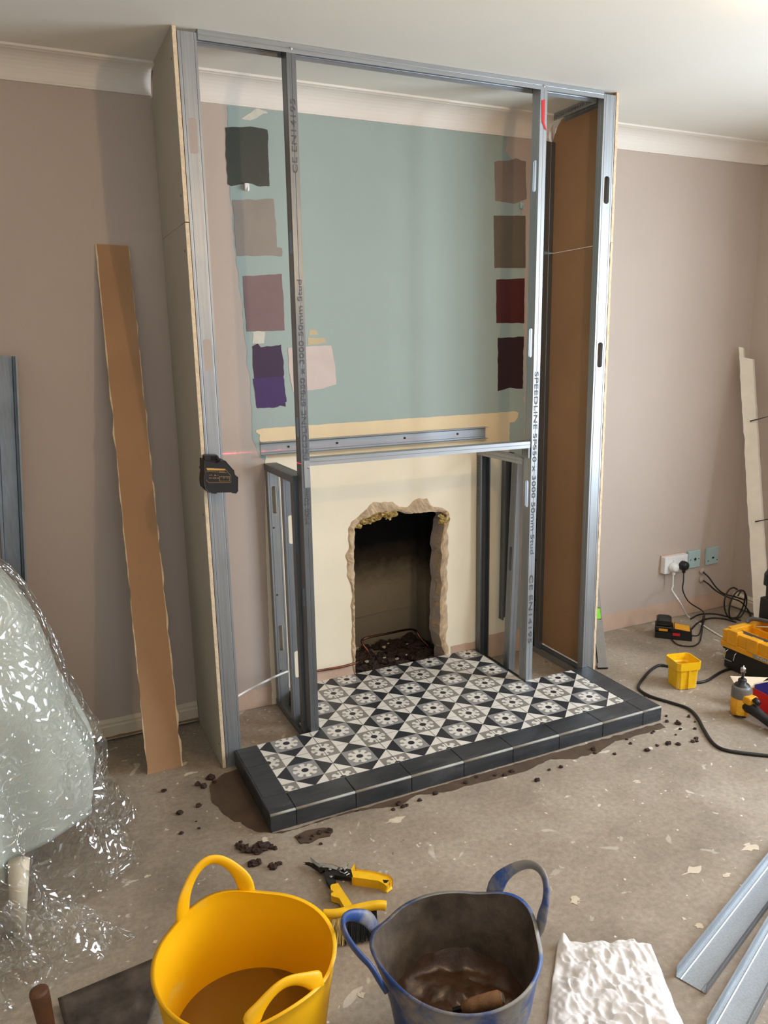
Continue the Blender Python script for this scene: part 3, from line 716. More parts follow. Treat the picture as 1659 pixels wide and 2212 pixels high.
tag(floor_patch([(636,1808),(660,1797),(700,1790),(718,1792),(712,1806),(690,1812),(668,1822),(648,1824)], MT['mud'], 'mortar_smear', seed=11, z=.004, amp=.006), 'small raised mortar smear just in front of the hearth', 'mortar')
random.seed(21)
def crumbs(lst, label, group, r0=.006):
    for i, (px, py, r) in enumerate(lst):
        p = flo(px, py); m = MB().blob((p.x, p.y, r*.45), r, (1.2, 1.0, .7), .4, random.randint(0, 99))
        tag(m.build('mortar_crumb', MT['crumb']), label, 'mortar crumb', group)
crumbs([(456,1682,.013),(463,1690,.007),(428,1696,.009),(440,1700,.011),(354,1710,.008),(388,1758,.010),(429,1742,.009),(428,1691,.005),(392,1801,.006),(430,1790,.004),(424,1775,.003)], 'dark mortar crumb on the floor left of the wet smear', 'mortar crumbs left of the hearth')
L = [(522,1832,.012),(530,1836,.013),(538,1840,.010),(548,1838,.010),(560,1832,.016),(568,1836,.016),(574,1830,.012),(556,1842,.013),(586,1832,.009),(594,1834,.007),(512,1826,.006),(520,1820,.005),(545,1866,.010),(552,1870,.009),(559,1866,.010),(540,1872,.006),(586,1872,.009),(592,1876,.010),(600,1868,.008),(606,1867,.006),(556,1858,.004),(648,1812,.008),(690,1802,.009),(712,1798,.010),(676,1808,.007),(693,1824,.005),(672,1815,.006)]
crumbs(L, 'dark mortar crumb in the loose clusters between the hearth corner and the yellow tub', 'mortar crumbs before the hearth corner')
L = [(862,1738,.009),(870,1744,.008),(878,1741,.006),(850,1750,.006),(906,1730,.007),(940,1716,.008),(1006,1692,.007),(1030,1680,.005),(1070,1676,.006),(1090,1676,.007),(1106,1668,.009),(1160,1687,.009),(1186,1664,.005),(1212,1658,.007),(1282,1620,.010),(1286,1628,.006),(1328,1630,.006),(1354,1598,.005),(1362,1607,.006),(1396,1622,.006),(1408,1584,.005),(1412,1581,.005),(1440,1560,.007),(1439,1548,.005),(1464,1564,.011),(1470,1576,.006),(1488,1549,.007),(1501,1575,.006),(1504,1596,.007),(1420,1612,.005),(1443,1608,.010),(1465,1609,.008),(1496,1603,.007),(1505,1602,.006),(1460,1588,.004),(1398,1622,.009),(1394,1504,.006),(1402,1507,.006),(1501,1560,.004),(1418,1610,.004)]
crumbs(L, 'dark mortar crumb scattered on the floor along the front and right end of the hearth', 'mortar crumbs along the hearth front')
for i, (px, py, a, b) in enumerate([(855,1772,.05,.018),(570,1815,.022,.016),(1246,1945,.026,.018),(1377,1689,.018,.012),(1500,1880,.05,.015),(1620,1830,.05,.02),(1090,1680,.01,.006),(1130,1660,.012,.008),(408,1672,.04,.012),(318,1893,.02,.007),(1570,1890,.03,.008),(1405,1660,.012,.006),(1640,1908,.02,.012),(1510,2000,.02,.012),(1530,2040,.012,.009),(700,2000,.015,.01),(1350,1900,.008,.006),(285,1905,.03,.006),(335,2035,.012,.006),(1180,1757,.007,.006),(1478,1986,.01,.008),(940,1800,.006,.006),(620,1900,.008,.005),(780,2148,.013,.012)]):
    p = flo(px, py); pts = [V((p.x+a*.55*math.cos(t*PI/6)*(1+1.3*noise.noise(V((t*.9, i*1.7, 1.3)))), p.y+b*.7*math.sin(t*PI/6)*(1+1.3*noise.noise(V((t*.9, i*1.7, 2.3)))))) for t in range(12)]
    r = rough_poly(pts, .006, .002, i)
    own = {855: 'long streak of dried plaster on the floor right of the small mortar smear', 570: 'round pale splash beside the loose mortar clusters below the hearth corner', 1246: 'leaf-shaped cream splash on the floor right of the blue tub handle', 1377: 'pale splash on the floor below the right end of the hearth', 1500: 'ragged white splash on open floor, far right middle', 1620: 'large ragged white splash at the right edge of the floor', 408: 'chalky patch of plaster at the foot of the brown offcut', 780: 'pale chip-like splash between the two tubs, low down', 318: 'small white fleck on the floor left of the yellow tub handle'}
    tag(MB().prism([(q.x, q.y, .0002) for q in r], (0, 0, .0008)).build('plaster_splash', MT['splat']), own.get(px, 'small dried off-white plaster splash dotted on the open floor'), 'splash', 'plaster splashes on the floor')

# ------------------------------------------------------------------ leaning pieces
# brown plasterboard offcut on the left
def leaning(b0, b1, t1, t0, th, name, mat):     # four corners, thickness towards the room
    n = (V(b1)-V(b0)).cross(V(t0)-V(b0)).normalized()
    return n
b0, b1 = flo(320, 1673), flo(392, 1655); t0, t1 = wall(208, 527, -.006), wall(277, 531, -.006)
OB = thing('plasterboard_offcut', ((b0.x+b1.x)/2, b0.y, 0), 'long brown-backed plasterboard offcut leaning on the pink wall at left', 'plasterboard')
def strip(b0, b1, t1, t0, off, jl, jr, n=40, seed=0):
    nn = (V(b1)-V(b0)).cross(V(t0)-V(b0)).normalized(); out = []
    L = [V(b0).lerp(V(t0), k/n)+(V(b1)-V(b0)).normalized()*jl*noise.noise(V((k*.45, seed, 0))) for k in range(n+1)]
    R_ = [V(b1).lerp(V(t1), k/n)+(V(b1)-V(b0)).normalized()*jr*noise.noise(V((k*.6, seed+9, 0))) for k in range(n+1)]
    return L+list(reversed(R_)), nn
pl, nn = strip(b0, b1, t1, t0, 0, .004, .004, 40, 2)
MB().prism([p+nn*.0006 for p in pl], -nn*.0006).build('brown_paper_face', MT['brown'], OB)
pl2, _ = strip(b0+V((-.002, 0, 0)), b1+V((.005, 0, 0)), t1+V((.001, 0, 0)), t0+V((-.003, 0, 0)), 0, .007, .010, 60, 5)
MB().prism(pl2, -nn*.011).build('gypsum_core', MT['gypsum'], OB)
# galvanised stud leaning at far left
o = thing('leaning_stud', (-.64, -.2, 0), 'dull galvanised stud leaning on the pink wall behind the covered chair', 'metal stud')
stud(o, (-.685, -.17, .002), (-.585, -.045, 1.465), (1, .1, 0), .072, -.035, .005, name='channel', mat='steel_dark')
# white timber leaning in the right corner
tb0, tb1 = flo(1631, 1368, .002), flo(1662, 1376, .002); tt0 = at(1597, 770, 1, -.05); tt1 = at(1626, 776, 1, -.10)
WB = thing('old_skirting_board', (2.9, -.18, 0), 'white painted old skirting board with nails sticking out, leaning in the right corner', 'timber')
pl, nn = strip(tb0, tb1, tt1, tt0, 0, .008, .003, 40, 12)
MB().prism(pl, -nn*.018).build('board', MT['paleboard'], WB, bevel=.001)
pa, pb = tt0, tt0.lerp(tt1, .3); up = (tt0-tb0).normalized()
MB().prism([pa-up*.1, pa+up*.05, pb+up*.05, pb-up*.1], -nn*.016).build('projecting_tongue', MT['paleboard'], WB)
for k, (px, py) in enumerate(((1620, 910), (1631, 1127))):
    q = at(px, py, 1, -.16 if k == 0 else -.28); q2 = q+V((.05, -.07, .028)); MB().tube([q, q2], [.0035, .0012], 6).build('nail', MT['darksteel'], WB)
# spirit level against the outside of the right cheek
SL = thing('spirit_level', (1.77, -.362, 0), 'aluminium spirit level standing on end against the right plasterboard cheek', 'spirit level')
Ml = frame_mat((1.752, -.350, .003), (1, -.45, 0), (.45, 1, 0), (-.135, .05, 1))
MB().box((0, 0, .004), (.046, .020, .24), Ml).box((0, 0, .30), (.046, .020, .56), Ml).box((0, .002, .24), (.010, .018, .30), Ml).box((.040, .002, .24), (.046, .018, .30), Ml).build('aluminium_body', simple('satin_aluminium', (176, 174, 168), .4, .4), SL, bevel=.001)
MB().box((-.001, -.001, 0), (.047, .021, .006), Ml).build('end_cap', MT['black'], SL)
MB().box((-.001, -.001, .03), (.004, -.0002, .22), Ml).build('black_stripe', MT['black'], SL)
MB().box((.004, .003, .245), (.040, .017, .295), Ml).build('green_vial', MT['green'], SL)

# ------------------------------------------------------------------ laser level on the left corner stud
LL = thing('laser_level', (.055, F, 1.0), 'black and yellow laser level clipped on the left corner stud', 'laser level')
def lp(x, y): return (430+x/16.59, 970+y/16.59)
def pts_at(lst, y): return [at(*lp(*p), 1, y) for p in lst]
outl = [(205,420),(200,700),(185,740),(215,850),(190,950),(190,1180),(220,1420),(350,1560),(480,1590),(600,1590),(640,1560),(1190,1550),(1200,1580),(1330,1580),(1395,1500),(1395,1020),(1270,920),(1250,770),(960,440),(830,425),(640,500)]
yf, yb = F-.075, F-.006
MB().prism(pts_at(outl, yf), (0, .069, 0)).build('body', MT['black'], LL, bevel=.003)
MB().prism(pts_at([(205,250),(250,225),(660,225),(800,420),(820,500),(600,560),(205,560)], yf+.030), (0, .034, 0)).build('top_housing', MT['black'], LL, bevel=.002)
MB().prism(pts_at([(430,260),(640,260),(660,400),(430,400)], yf+.0285), (0, .002, 0)).build('lens_window', simple('dark_lens', (6, 6, 8), .08), LL)
MB().prism(pts_at([(260,680),(930,710),(940,765),(300,765)], yf-.0006), (0, .0006, 0)).build('gold_band', simple('gold_print', (196, 152, 78), .4), LL)
gold = bpy.data.materials['gold_print']; m = MB()
for a, b in (((255,800),(1000,850)), ((255,1110),(340,1195)), ((340,1195),(1140,1195)), ((1140,1195),(1140,960)), ((1140,960),(935,715)), ((735,985),(1090,985)), ((735,985),(735,1150)), ((735,1150),(1090,1150)), ((1090,985),(1090,1150))):
    a_, b_ = pts_at([a, b], yf-.0006); m.tube([a_, b_], .0004, 5)
m.build('gold_outline', gold, LL)
a_, b_ = pts_at([(350,1055),(720,1060)], yf); text('XI-CE A', (b_-a_).length, .0035, a_, b_-a_, (0, 0, 1), gold, LL, lift=.0006)
a_, b_ = pts_at([(370,950),(690,955)], yf); text('UK  ▲ +', (b_-a_).length, .0033, a_, b_-a_, (0, 0, 1), gold, LL, lift=.0006)
a_, b_ = pts_at([(735,810),(935,812)], yf); text('DEWALT', (b_-a_).length, .0022, a_, b_-a_, (0, 0, 1), gold, LL, lift=.0006)
a_, b_ = pts_at([(780,1050),(1060,1050)], yf); text('- O G', (b_-a_).length, .0034, a_, b_-a_, (0, 0, 1), gold, LL, lift=.0006)
MB().box((.02, F-.012, 1.02), (.07, F-.0014, 1.10)).build('magnetic_clip', MT['black'], LL)
# the level's own light: a fan of red light in one horizontal plane
lz = 1.0745
ll = light('laser_beam', 'POINT', (.135, F-.030, lz), 1.6, (1, .02, .05), shadow_soft_size=0.0)
ll.data.use_nodes = True; t = ll.data.node_tree; em = t.nodes['Emission']
ge = t.nodes.new('ShaderNodeNewGeometry'); sx = t.nodes.new('ShaderNodeSeparateXYZ'); ab = t.nodes.new('ShaderNodeMath'); ab.operation = 'ABSOLUTE'; lt = t.nodes.new('ShaderNodeMath'); lt.operation = 'LESS_THAN'; lt.inputs[1].default_value = .0022
gt = t.nodes.new('ShaderNodeMath'); gt.operation = 'MULTIPLY'; gt.inputs[1].default_value = 60
t.links.new(ge.outputs['Incoming'], sx.inputs[0]); t.links.new(sx.outputs[2], ab.inputs[0]); t.links.new(ab.outputs[0], lt.inputs[0]); t.links.new(lt.outputs[0], gt.inputs[0]); t.links.new(gt.outputs[0], em.inputs['Strength'])

# ------------------------------------------------------------------ pipes and cables near the opening
def curve_pts(P, n=10):
    P = [V(p) for p in P]; out = []
    for i in range(len(P)-1):
        p0, p1, p2, p3 = P[max(i-1, 0)], P[i], P[i+1], P[min(i+2, len(P)-1)]
        for k in range(n):
            t = k/n; out.append(.5*((2*p1)+(p2-p0)*t+(2*p0-5*p1+4*p2-p3)*t*t+(3*p1-p0-3*p2+p3)*t**3))
    out.append(P[-1]); return out
pp = [wall(672,1452,-.02), wall(700,1447,-.012), wall(740,1440,-.012), at(768,1432,1,.0), at(790,1422,1,.05), at(796,1410,1,.08), at(784,1392,1,.11), at(783,1382,1,.13), at(800,1376,1,.15), at(840,1368,1,.2), at(880,1360,1,.24), at(897,1362,1,.26), at(908,1378,1,.24), at(926,1396,1,.2)]
tag(MB().tube(curve_pts(pp, 8), .0055, 10).build('gas_pipe', MT['copper'], smooth=True), 'bent copper gas pipe running along the wall into the fireplace', 'pipe')
wc = [wall(500,1512,-.35), wall(530,1494,-.30), wall(565,1476,-.22), wall(600,1459,-.12), wall(622,1450,-.03)]
tag(MB().tube(curve_pts(wc, 8), .0045, 8).build('white_cable', MT['white'], smooth=True), 'white cable slanting between the left corner stud and the low side frame', 'cable')

# ------------------------------------------------------------------ right alcove: sockets, plugs, cables
def plate(a, b, th, mat, name, label, cat):
    t = thing(name, ((a[0]+b[0])/2, 0, a[1]), label, cat)
    MB().box((a[0], -th, a[1]), (b[0], -.0005, b[1]), bev=.002).build('faceplate', MT[mat], t); return t
t = plate((2.450, .268), (2.612, .357), .034, 'white', 'double_socket', 'white double socket on a surface box low on the right alcove wall', 'socket')
for x in (2.497, 2.562):
    MB().box((x+.008, -.038, .322), (x+.018, -.0335, .342), bev=.001).build('rocker_switch', MT['white'], t)
m_ = MB().box((2.448, -.006, .262), (2.616, -.0004, .362)); m_.build('plaster_surround', MT['plaster'], t)  # bare plaster border showing round the socket box
t = plate((2.636, .268), (2.722, .362), .016, 'tealplate', 'cable_outlet_plate', 'teal-painted square wall plate with a round hole, beside the double socket', 'wall plate')
MB().lathe([(0, 0), (.008, 0), (.008, .001), (0, .001)], seg=14, mat=frame_mat((2.684, -.0163, .315), (1, 0, 0), (0, 0, 1), (0, -1, 0))).build('round_hole', MT['black'], t)
for x in (2.650, 2.710): screw(t, (x, -.0163, .315), (0, -1, 0), .003, 'darksteel')
t = plate((2.770, .268), (2.862, .362), .014, 'tealplate', 'telephone_plate', 'teal-painted telephone plate nearest the right corner', 'wall plate')
MB().box((2.812, -.0153, .300), (2.826, -.0143, .309)).build('port', MT['black'], t)
for x in (2.784, 2.850): screw(t, (x, -.0143, .29), (0, -1, 0), .003, 'darksteel')
def plug(x, mat, label, px):
    t = thing('plug', (x, -.034, .27), label, 'plug')
    m = MB().lathe([(0, .034), (.014, .034), (.022, .028), (.0255, .012), (.0255, 0), (0, 0)], seg=20, mat=frame_mat((x, -.0345, .302), (1, 0, 0), (0, 0, 1), (0, -1, 0))); m.build('plug_body', MT[mat], t, smooth=True)
    MB().box((x-.008, -.054, .262), (x+.008, -.042, .282), bev=.002).build('cable_grip', MT[mat], t); return t
plug(2.500, 'white', 'white plug in the left half of the double socket', 0)
plug(2.572, 'black', 'black plug in the right half of the double socket', 0)
def cable(pts, r, mat, name, label, seg=8): return tag(MB().tube(curve_pts(pts, 8), r, seg).build(name, MT[mat], smooth=True), label, 'cable')
cable([(2.500, -.046, .262), (2.50, -.048, .20), at(1452,1275,1,-.10), at(1468,1300,1,-.17), at(1487,1332,2,.004), at(1520,1352,2,.004), at(1562,1377,2,.004), at(1600,1392,2,.004)], .0042, 'white', 'white_flex', 'white flex dropping from the white plug across the floor to the toolbox')
cable([(2.572, -.048, .262), (2.57, -.052, .22), at(1475,1275,1,-.05), at(1488,1300,1,-.05), at(1515,1318,1,-.06), at(1522,1330,2,.02), at(1518,1352,2,.006), at(1515,1372,2,.006), at(1510,1388,2,.006), at(1494,1396,2,.006), at(1466,1393,2,.006), at(1452,1382,2,.006), at(1452,1372,2,.010), at(1468,1366,2,.03)], .0033, 'rubber', 'charger_lead', 'thin black lead from the black plug looping round to the battery charger')
cable([at(1480,1367,2,.02), at(1498,1373,2,.005), at(1510,1370,2,.005), at(1516,1350,2,.005), at(1519,1330,2,.01)], .003, 'rubber', 'thin_black_lead', 'short thin black lead joining the charger lead behind the charger')
for px in ((1515, 1233), (1514, 1251)):
    q = wall(*px); m = MB().blob((q.x, -.005, q.z), .018, (1, .5, 1), .1, px[1]); tag(m.build('cable_boss', MT['pink'], smooth=True), 'plaster-smeared cable outlet boss, '+('upper' if px[1] < 1240 else 'lower')+' of the two below the plates', 'cable outlet')
cable([wall(1515,1233), at(1530,1246,1,-.04), at(1548,1270,1,-.06), at(1565,1283,1,-.08), at(1590,1290,1,-.1), at(1625,1302,1,-.12)], .0042, 'rubber', 'aerial_cable', 'black aerial cable from the upper wall outlet to the right corner')
cable([wall(1514,1251), at(1528,1260,1,-.03), at(1548,1277,1,-.05), at(1572,1290,1,-.1), at(1600,1300,1,-.15), at(1618,1322,2,.01), at(1626,1345,2,.01)], .0042, 'rubber', 'aerial_cable', 'black aerial cable from the lower wall outlet, running behind the toolbox')
lo = []
for k in range(30):
    a = k/29*2*PI*2.2+1; c0 = at(1585, 1312, 1, -.17); lo.append(V((c0.x+(.055+.005*math.sin(a*.5))*math.cos(a), c0.y+.02*math.sin(a*.7)-k*.0012, max(.008, c0.z+.020+.085*math.sin(a)))))
cable(lo, .0042, 'rubber', 'cable_coil', 'coil of black cable standing in the right corner beside the white timber', 8)
cable([at(1492,1337,2,.005), at(1512,1327,2,.005), at(1545,1326,2,.005), at(1575,1333,2,.005), at(1600,1340,2,.005)], .004, 'rubber', 'black_floor_cable', 'black cable lying on the floor between the charger and the coil, near the wall')
cable([at(1495,1358,2,.005), at(1508,1345,2,.005), at(1530,1336,2,.005), at(1560,1336,2,.005), at(1590,1344,2,.005)], .0045, 'rubber', 'black_floor_cable', 'black cable with a metal end lying on the floor behind the charger')
cable([at(1446,1440,2,.006), at(1425,1437,2,.006), at(1408,1446,2,.006), at(1392,1462,2,.006), at(1379,1482,2,.006), at(1386,1494,2,.006), at(1410,1506,2,.006), at(1450,1518,2,.006), at(1485,1530,2,.006), at(1505,1548,2,.006), at(1520,1575,2,.006), at(1538,1603,2,.006), at(1560,1618,2,.006), at(1600,1626,2,.006), at(1675,1634,2,.006)], .0065, 'rubber', 'extension_lead', 'thick black lead curving from the yellow pot round the hearth end to the right edge')
cable([at(1490,1473,2,.006), at(1510,1474,2,.006), at(1530,1469,2,.006), at(1555,1453,2,.006), at(1580,1444,2,.006), at(1604,1442,2,.006), at(1625,1450,2,.006)], .0062, 'rubber', 'extension_lead', 'thick black lead between the yellow pot and the impact driver')

# charger with battery
CH = thing('battery_charger', (2.345, -.195, 0), 'black and yellow battery charger on the floor under the sockets', 'charger')
ex = V((.12, -.12, 0)).normalized(); Mc = frame_mat((2.290, -.150, 0), ex, V((-ex.y, ex.x, 0)), (0, 0, 1))
MB().box((0, -.04, .002), (.175, .06, .034), Mc).prism([Mc @ V(p) for p in ((.06, -.038, .034), (.172, -.038, .034), (.165, -.038, .048), (.09, -.038, .056), (.06, -.038, .056))], (Mc.to_3x3() @ V((0, .094, 0)))).build('charger_body', MT['black'], CH, bevel=.003)
MB().prism([Mc @ V(p) for p in ((.092, -.034, .0566), (.164, -.034, .0490), (.164, .05, .0490), (.092, .05, .0566))], (0, 0, .0008)).build('yellow_label', MT['dwyellow'], CH)
MB().box((.085, -.0412, .022), (.118, -.0395, .036), Mc).build('red_sticker', MT['red'], CH)
BT = thing('battery_pack', (2.31, -.17, .036), 'black battery pack slotted on the left end of the charger', 'battery')
MB().box((-.002, -.038, .036), (.082, .056, .062), Mc, bev=.004).box((.004, -.034, .060), (.076, .050, .100), Mc, bev=.008).build('battery_case', MT['black'], BT)
MB().box((.086, -.03, .052), (.087, .0, .078), Mc).build('flash_mark', MT['dwyellow'], BT)
MB().prism([Mc @ V(p) for p in ((.0835, .01, .04), (.0835, .03, .06), (.0835, .015, .06), (.0835, .035, .09), (.0835, -.01, .066), (.0835, .005, .066), (.0835, -.02, .045))], ex*.002).build('lightning_mark', MT['dwyellow'], BT)
MB().box((.018, -.0392, .040), (.06, -.0382, .052), Mc).build('yellow_strip', MT['dwyellow'], BT)

# yellow pot
yc = V((1.965, -.645)); YP = thing('yellow_pot', (yc.x, yc.y, 0), 'small square yellow plastic pot with a few screws in it, by the black lead', 'pot')
m = MB(); ang = math.radians(-15)
Rm = Matrix.Translation((yc.x, yc.y, 0)) @ Matrix.Rotation(ang, 4, 'Z')
def sqring(h, z, c=.012): return [(h-c, -h, z), (h, -h+c, z), (h, h-c, z), (h-c, h, z), (-h+c, h, z), (-h, h-c, z), (-h, -h+c, z), (-h+c, -h, z)]
rg = [sqring(.001, .002, .0003), sqring(.046, .002), sqring(.049, .088), sqring(.055, .089), sqring(.056, .124), sqring(.053, .124), sqring(.050, .094), sqring(.046, .088), sqring(.043, .006), sqring(.001, .006, .0003)]
m.add([p for r_ in rg for p in r_], [(i*8+k, i*8+(k+1) % 8, (i+1)*8+(k+1) % 8, (i+1)*8+k) for i in range(len(rg)-1) for k in range(8)], Rm)
m.build('pot_body', MT['yellow'], YP)
MB().box((-.004, -.0535, .006), (.004, -.046, .088), Rm).build('rib', MT['yellow'], YP)
random.seed(4)
for k in range(14):
    a = V((yc.x+random.uniform(-.02, .02), yc.y+random.uniform(-.02, .02), .062+.0015*k+random.uniform(0, .01))); d = V((random.uniform(-1, 1), random.uniform(-1, 1), random.uniform(-.2, .5))).normalized()*.022
    tag(MB().tube([a, a+d*.9, a+d], [.0012, .002, .005], 6).build('loose_screw', MT['chrome']), 'small bright screw lying inside the square yellow pot', 'screw', 'screws in the yellow pot')
o = MB().box((-.042, -.042, .008), (.042, .042, .058), Rm).build('card_insert', MT['card'], YP)

# toolbox
TB = thing('toolbox', (2.40, -.80, 0), 'black and yellow toolbox with an open compartment tray, at the right edge', 'toolbox')
X0, X1, Y0, Y1 = 2.262, 2.52, -1.05, -.585
MB().box((X0+.012, Y0, .004), (X1-.01, Y1-.008, .105)).box((X0+.004, Y0, .092), (X1, Y1, .108)).build('black_base', MT['black'], TB, bevel=.006)
m = MB()
m.box((X0-.004, Y0, .106), (X1, Y1+.004, .132)); m.box((X0, Y0, .132), (X0+.035, Y1, .185)); m.box((X1-.03, Y0, .132), (X1, Y1, .200)); m.box((X0+.03, Y1-.035, .132), (X1-.02, Y1, .192))
m.box((X0-.008, Y1-.085, .128), (X0+.03, Y1-.03, .196)); m.box((X0-.008, Y1-.19, .128), (X0+.03, Y1-.135, .190)); m.box((X0+.02, Y1-.2, .140), (X1-.1, Y1-.192, .180)); m.box((X0+.14, Y0, .14), (X0+.146, Y1-.03, .182))
m.box((X0+.08, Y1-.12, .13), (X0+.086, Y1-.02, .178)); m.box((X0+.03, Y0, .132), (X1-.02, Y1-.03, .138))
m.build('yellow_lid', MT['dwyellow'], TB, bevel=.004)
MB().box((X0+.036, Y0, .150), (X0+.075, Y1-.045, .178)).build('dark_mesh_strip', simple('dark_grey_mesh_plastic', (62, 58, 52), .7, var=.3, sc=120), TB)
m = MB(); lx = X0-.004
m.box((lx-.022, Y1-.082, .060), (lx-.004, Y1-.034, .064)); m.tube([(lx+.01, Y1-.08, .10), (lx-.006, Y1-.082, .09), (lx-.012, Y1-.082, .063)], .0025, 6); m.tube([(lx+.01, Y1-.036, .10), (lx-.006, Y1-.034, .09), (lx-.012, Y1-.034, .063)], .0025, 6)
m.build('open_latch', MT['chrome'], TB)
MB().box((X0-.0055, Y1-.30, .112), (X0-.004, Y1-.17, .128)).build('silver_badge', MT['steel'], TB)
text('TOUGH', .10, .009, (X0-.0058, Y1-.19, .116), (0, -1, 0), (0, 0, 1), MT['white'], TB)
MB().tube(curve_pts([(2.40, Y1-.01, .195), (2.42, Y1-.03, .215), (2.44, Y1-.15, .222), (2.45, Y1-.4, .222)], 6), .011, 10, flat=.7).build('carry_handle', simple('grey_handle_plastic', (86, 88, 92), .45), TB, smooth=True)
b_ = at(1641, 1352, 2, .19)
tag(MB().tube([(b_.x-.01, b_.y+.01, .186), (b_.x+.02, b_.y-.025, .19), (b_.x+.024, b_.y-.03, .19), (b_.x+.05, b_.y-.06, .194)], [.004, .004, .0025, .0025], 8).build('screwdriver_bit', MT['chrome']), 'bright steel screwdriver bit in the open toolbox tray', 'drill bit')
DR = thing('cordless_drill', (2.48, -.66, .2), 'black drill end just in view above the toolbox at the right edge', 'drill')
dq = at(1668, 1250, 1, -.64)
MB().tube([(dq.x, dq.y, dq.z-.10), (dq.x, dq.y, dq.z-.035), (dq.x, dq.y, dq.z-.03), (dq.x, dq.y, dq.z+.02), (dq.x+.004, dq.y, dq.z+.045)], [.02, .022, .034, .034, .022], 16).build('drill_body', MT['black'], DR)
MB().box((dq.x-.03, dq.y-.03, .2), (dq.x+.05, dq.y+.03, dq.z-.09)).build('drill_battery', MT['black'], DR, bevel=.004)

# impact driver standing on its back
ID = thing('impact_driver', (1.955, -.955, 0), 'yellow and black impact driver standing nose-up on the floor at the right', 'impact driver')
c = V((1.955, -.955, 0))
MB().lathe([(0, .002), (.029, .002), (.035, .012), (.037, .03), (.037, .082), (0, .082)], c, 24).build('motor_housing', MT['dwyellow'], ID, smooth=True)
MB().lathe([(.0375, .080), (.038, .082), (.037, .118), (.031, .128), (0, .128)], c, 24).build('grey_gear_case', simple('grey_gear_case', (104, 102, 98), .4, var=.1), ID, smooth=True)
MB().lathe([(.032, .124), (.026, .134), (.016, .136), (.016, .152), (.013, .156), (0, .156)], c, 20).build('nose_ring', MT['black'], ID, smooth=True)
MB().lathe([(0, .15), (.0055, .15), (.0055, .182), (.010, .183), (.0105, .200), (.007, .204), (.002, .205), (.0015, .212), (0, .212)], c, 14).build('bit_holder', MT['chrome'], ID, smooth=True)
hd = (at(1665, 1568, 2, .02)-c); hd.z = 0; hd.normalize()
hp = [c+hd*.02+V((0, 0, .055)), c+hd*.06+V((0, 0, .052)), c+hd*.10+V((0, 0, .040)), c+hd*.16+V((0, 0, .026)), c+hd*.2+V((0, 0, .022))]
MB().tube(hp, [.026, .024, .019, .019, .023], 14).build('handle', MT['black'], ID, smooth=True)
MB().box((.02, -.024, .068), (.062, .024, .100), frame_mat(c, hd, V((-hd.y, hd.x, 0)), (0, 0, 1))).build('yellow_shoulder', MT['dwyellow'], ID, bevel=.008)
MB().tube([c+hd*.062+V((0, 0, .094)), c+hd*.085+V((0, 0, .084))], [.012, .010], 12).build('trigger', MT['black'], ID, smooth=True)
Mi = frame_mat(c, V((-.75, -.66, 0)), V((.66, -.75, 0)), (0, 0, 1))
MB().box((.0340, -.014, .016), (.0385, .014, .072), Mi).build('label_plate', simple('orange_label', (232, 176, 40), .5, var=.2, sc=160), ID)
MB().box((.0330, -.022, .008), (.0375, .022, .012), Mi).build('vent_slots', MT['black'], ID)

# red and blue carton
CB = thing('cardboard_carton', (2.14, -1.03, 0), 'open red printed screw carton with a dark blue inside, behind the impact driver', 'carton')
ca = [V((2.055, -.93, 0)), V((2.03, -1.20, 0)), V((2.22, -1.22, 0)), V((2.25, -.95, 0))]
def wallq(a, b, h, t, mat, name): d = (b-a).cross(V((0, 0, 1))).normalized()*t; MB().prism([a+V((0, 0, .001)), b+V((0, 0, .001)), b+V((0, 0, h)), a+V((0, 0, h))], d).build(name, MT[mat], CB)
wallq(ca[1], ca[0], .085, -.001, 'carton_red', 'side_panel'); wallq(ca[1]+V((.002, .0, 0)), ca[0]+V((.002, 0, 0)), .084, -.001, 'carton_blue', 'inner_side')
wallq(ca[0], ca[3], .105, .001, 'card', 'end_panel'); wallq(ca[3], ca[2], .105, .001, 'carton_red', 'side_panel'); wallq(ca[3]+V((-.003, 0, 0)), ca[2]+V((-.003, 0, 0)), .104, .001, 'carton_blue', 'inner_side'); wallq(ca[2], ca[1], .085, .001, 'carton_red', 'end_panel')
MB().prism([ca[0]+V((0, 0, .085)), ca[0]+V((-.05, .03, .07)), ca[0]+V((-.02, .10, .10)), ca[3]+V((-.10, .03, .105))], (0, 0, .001)).build('open_flap', MT['card'], CB)
wallq(ca[0]+V((.003, -.003, 0)), ca[3]+V((-.003, -.003, 0)), .100, .001, 'carton_blue', 'inner_end')

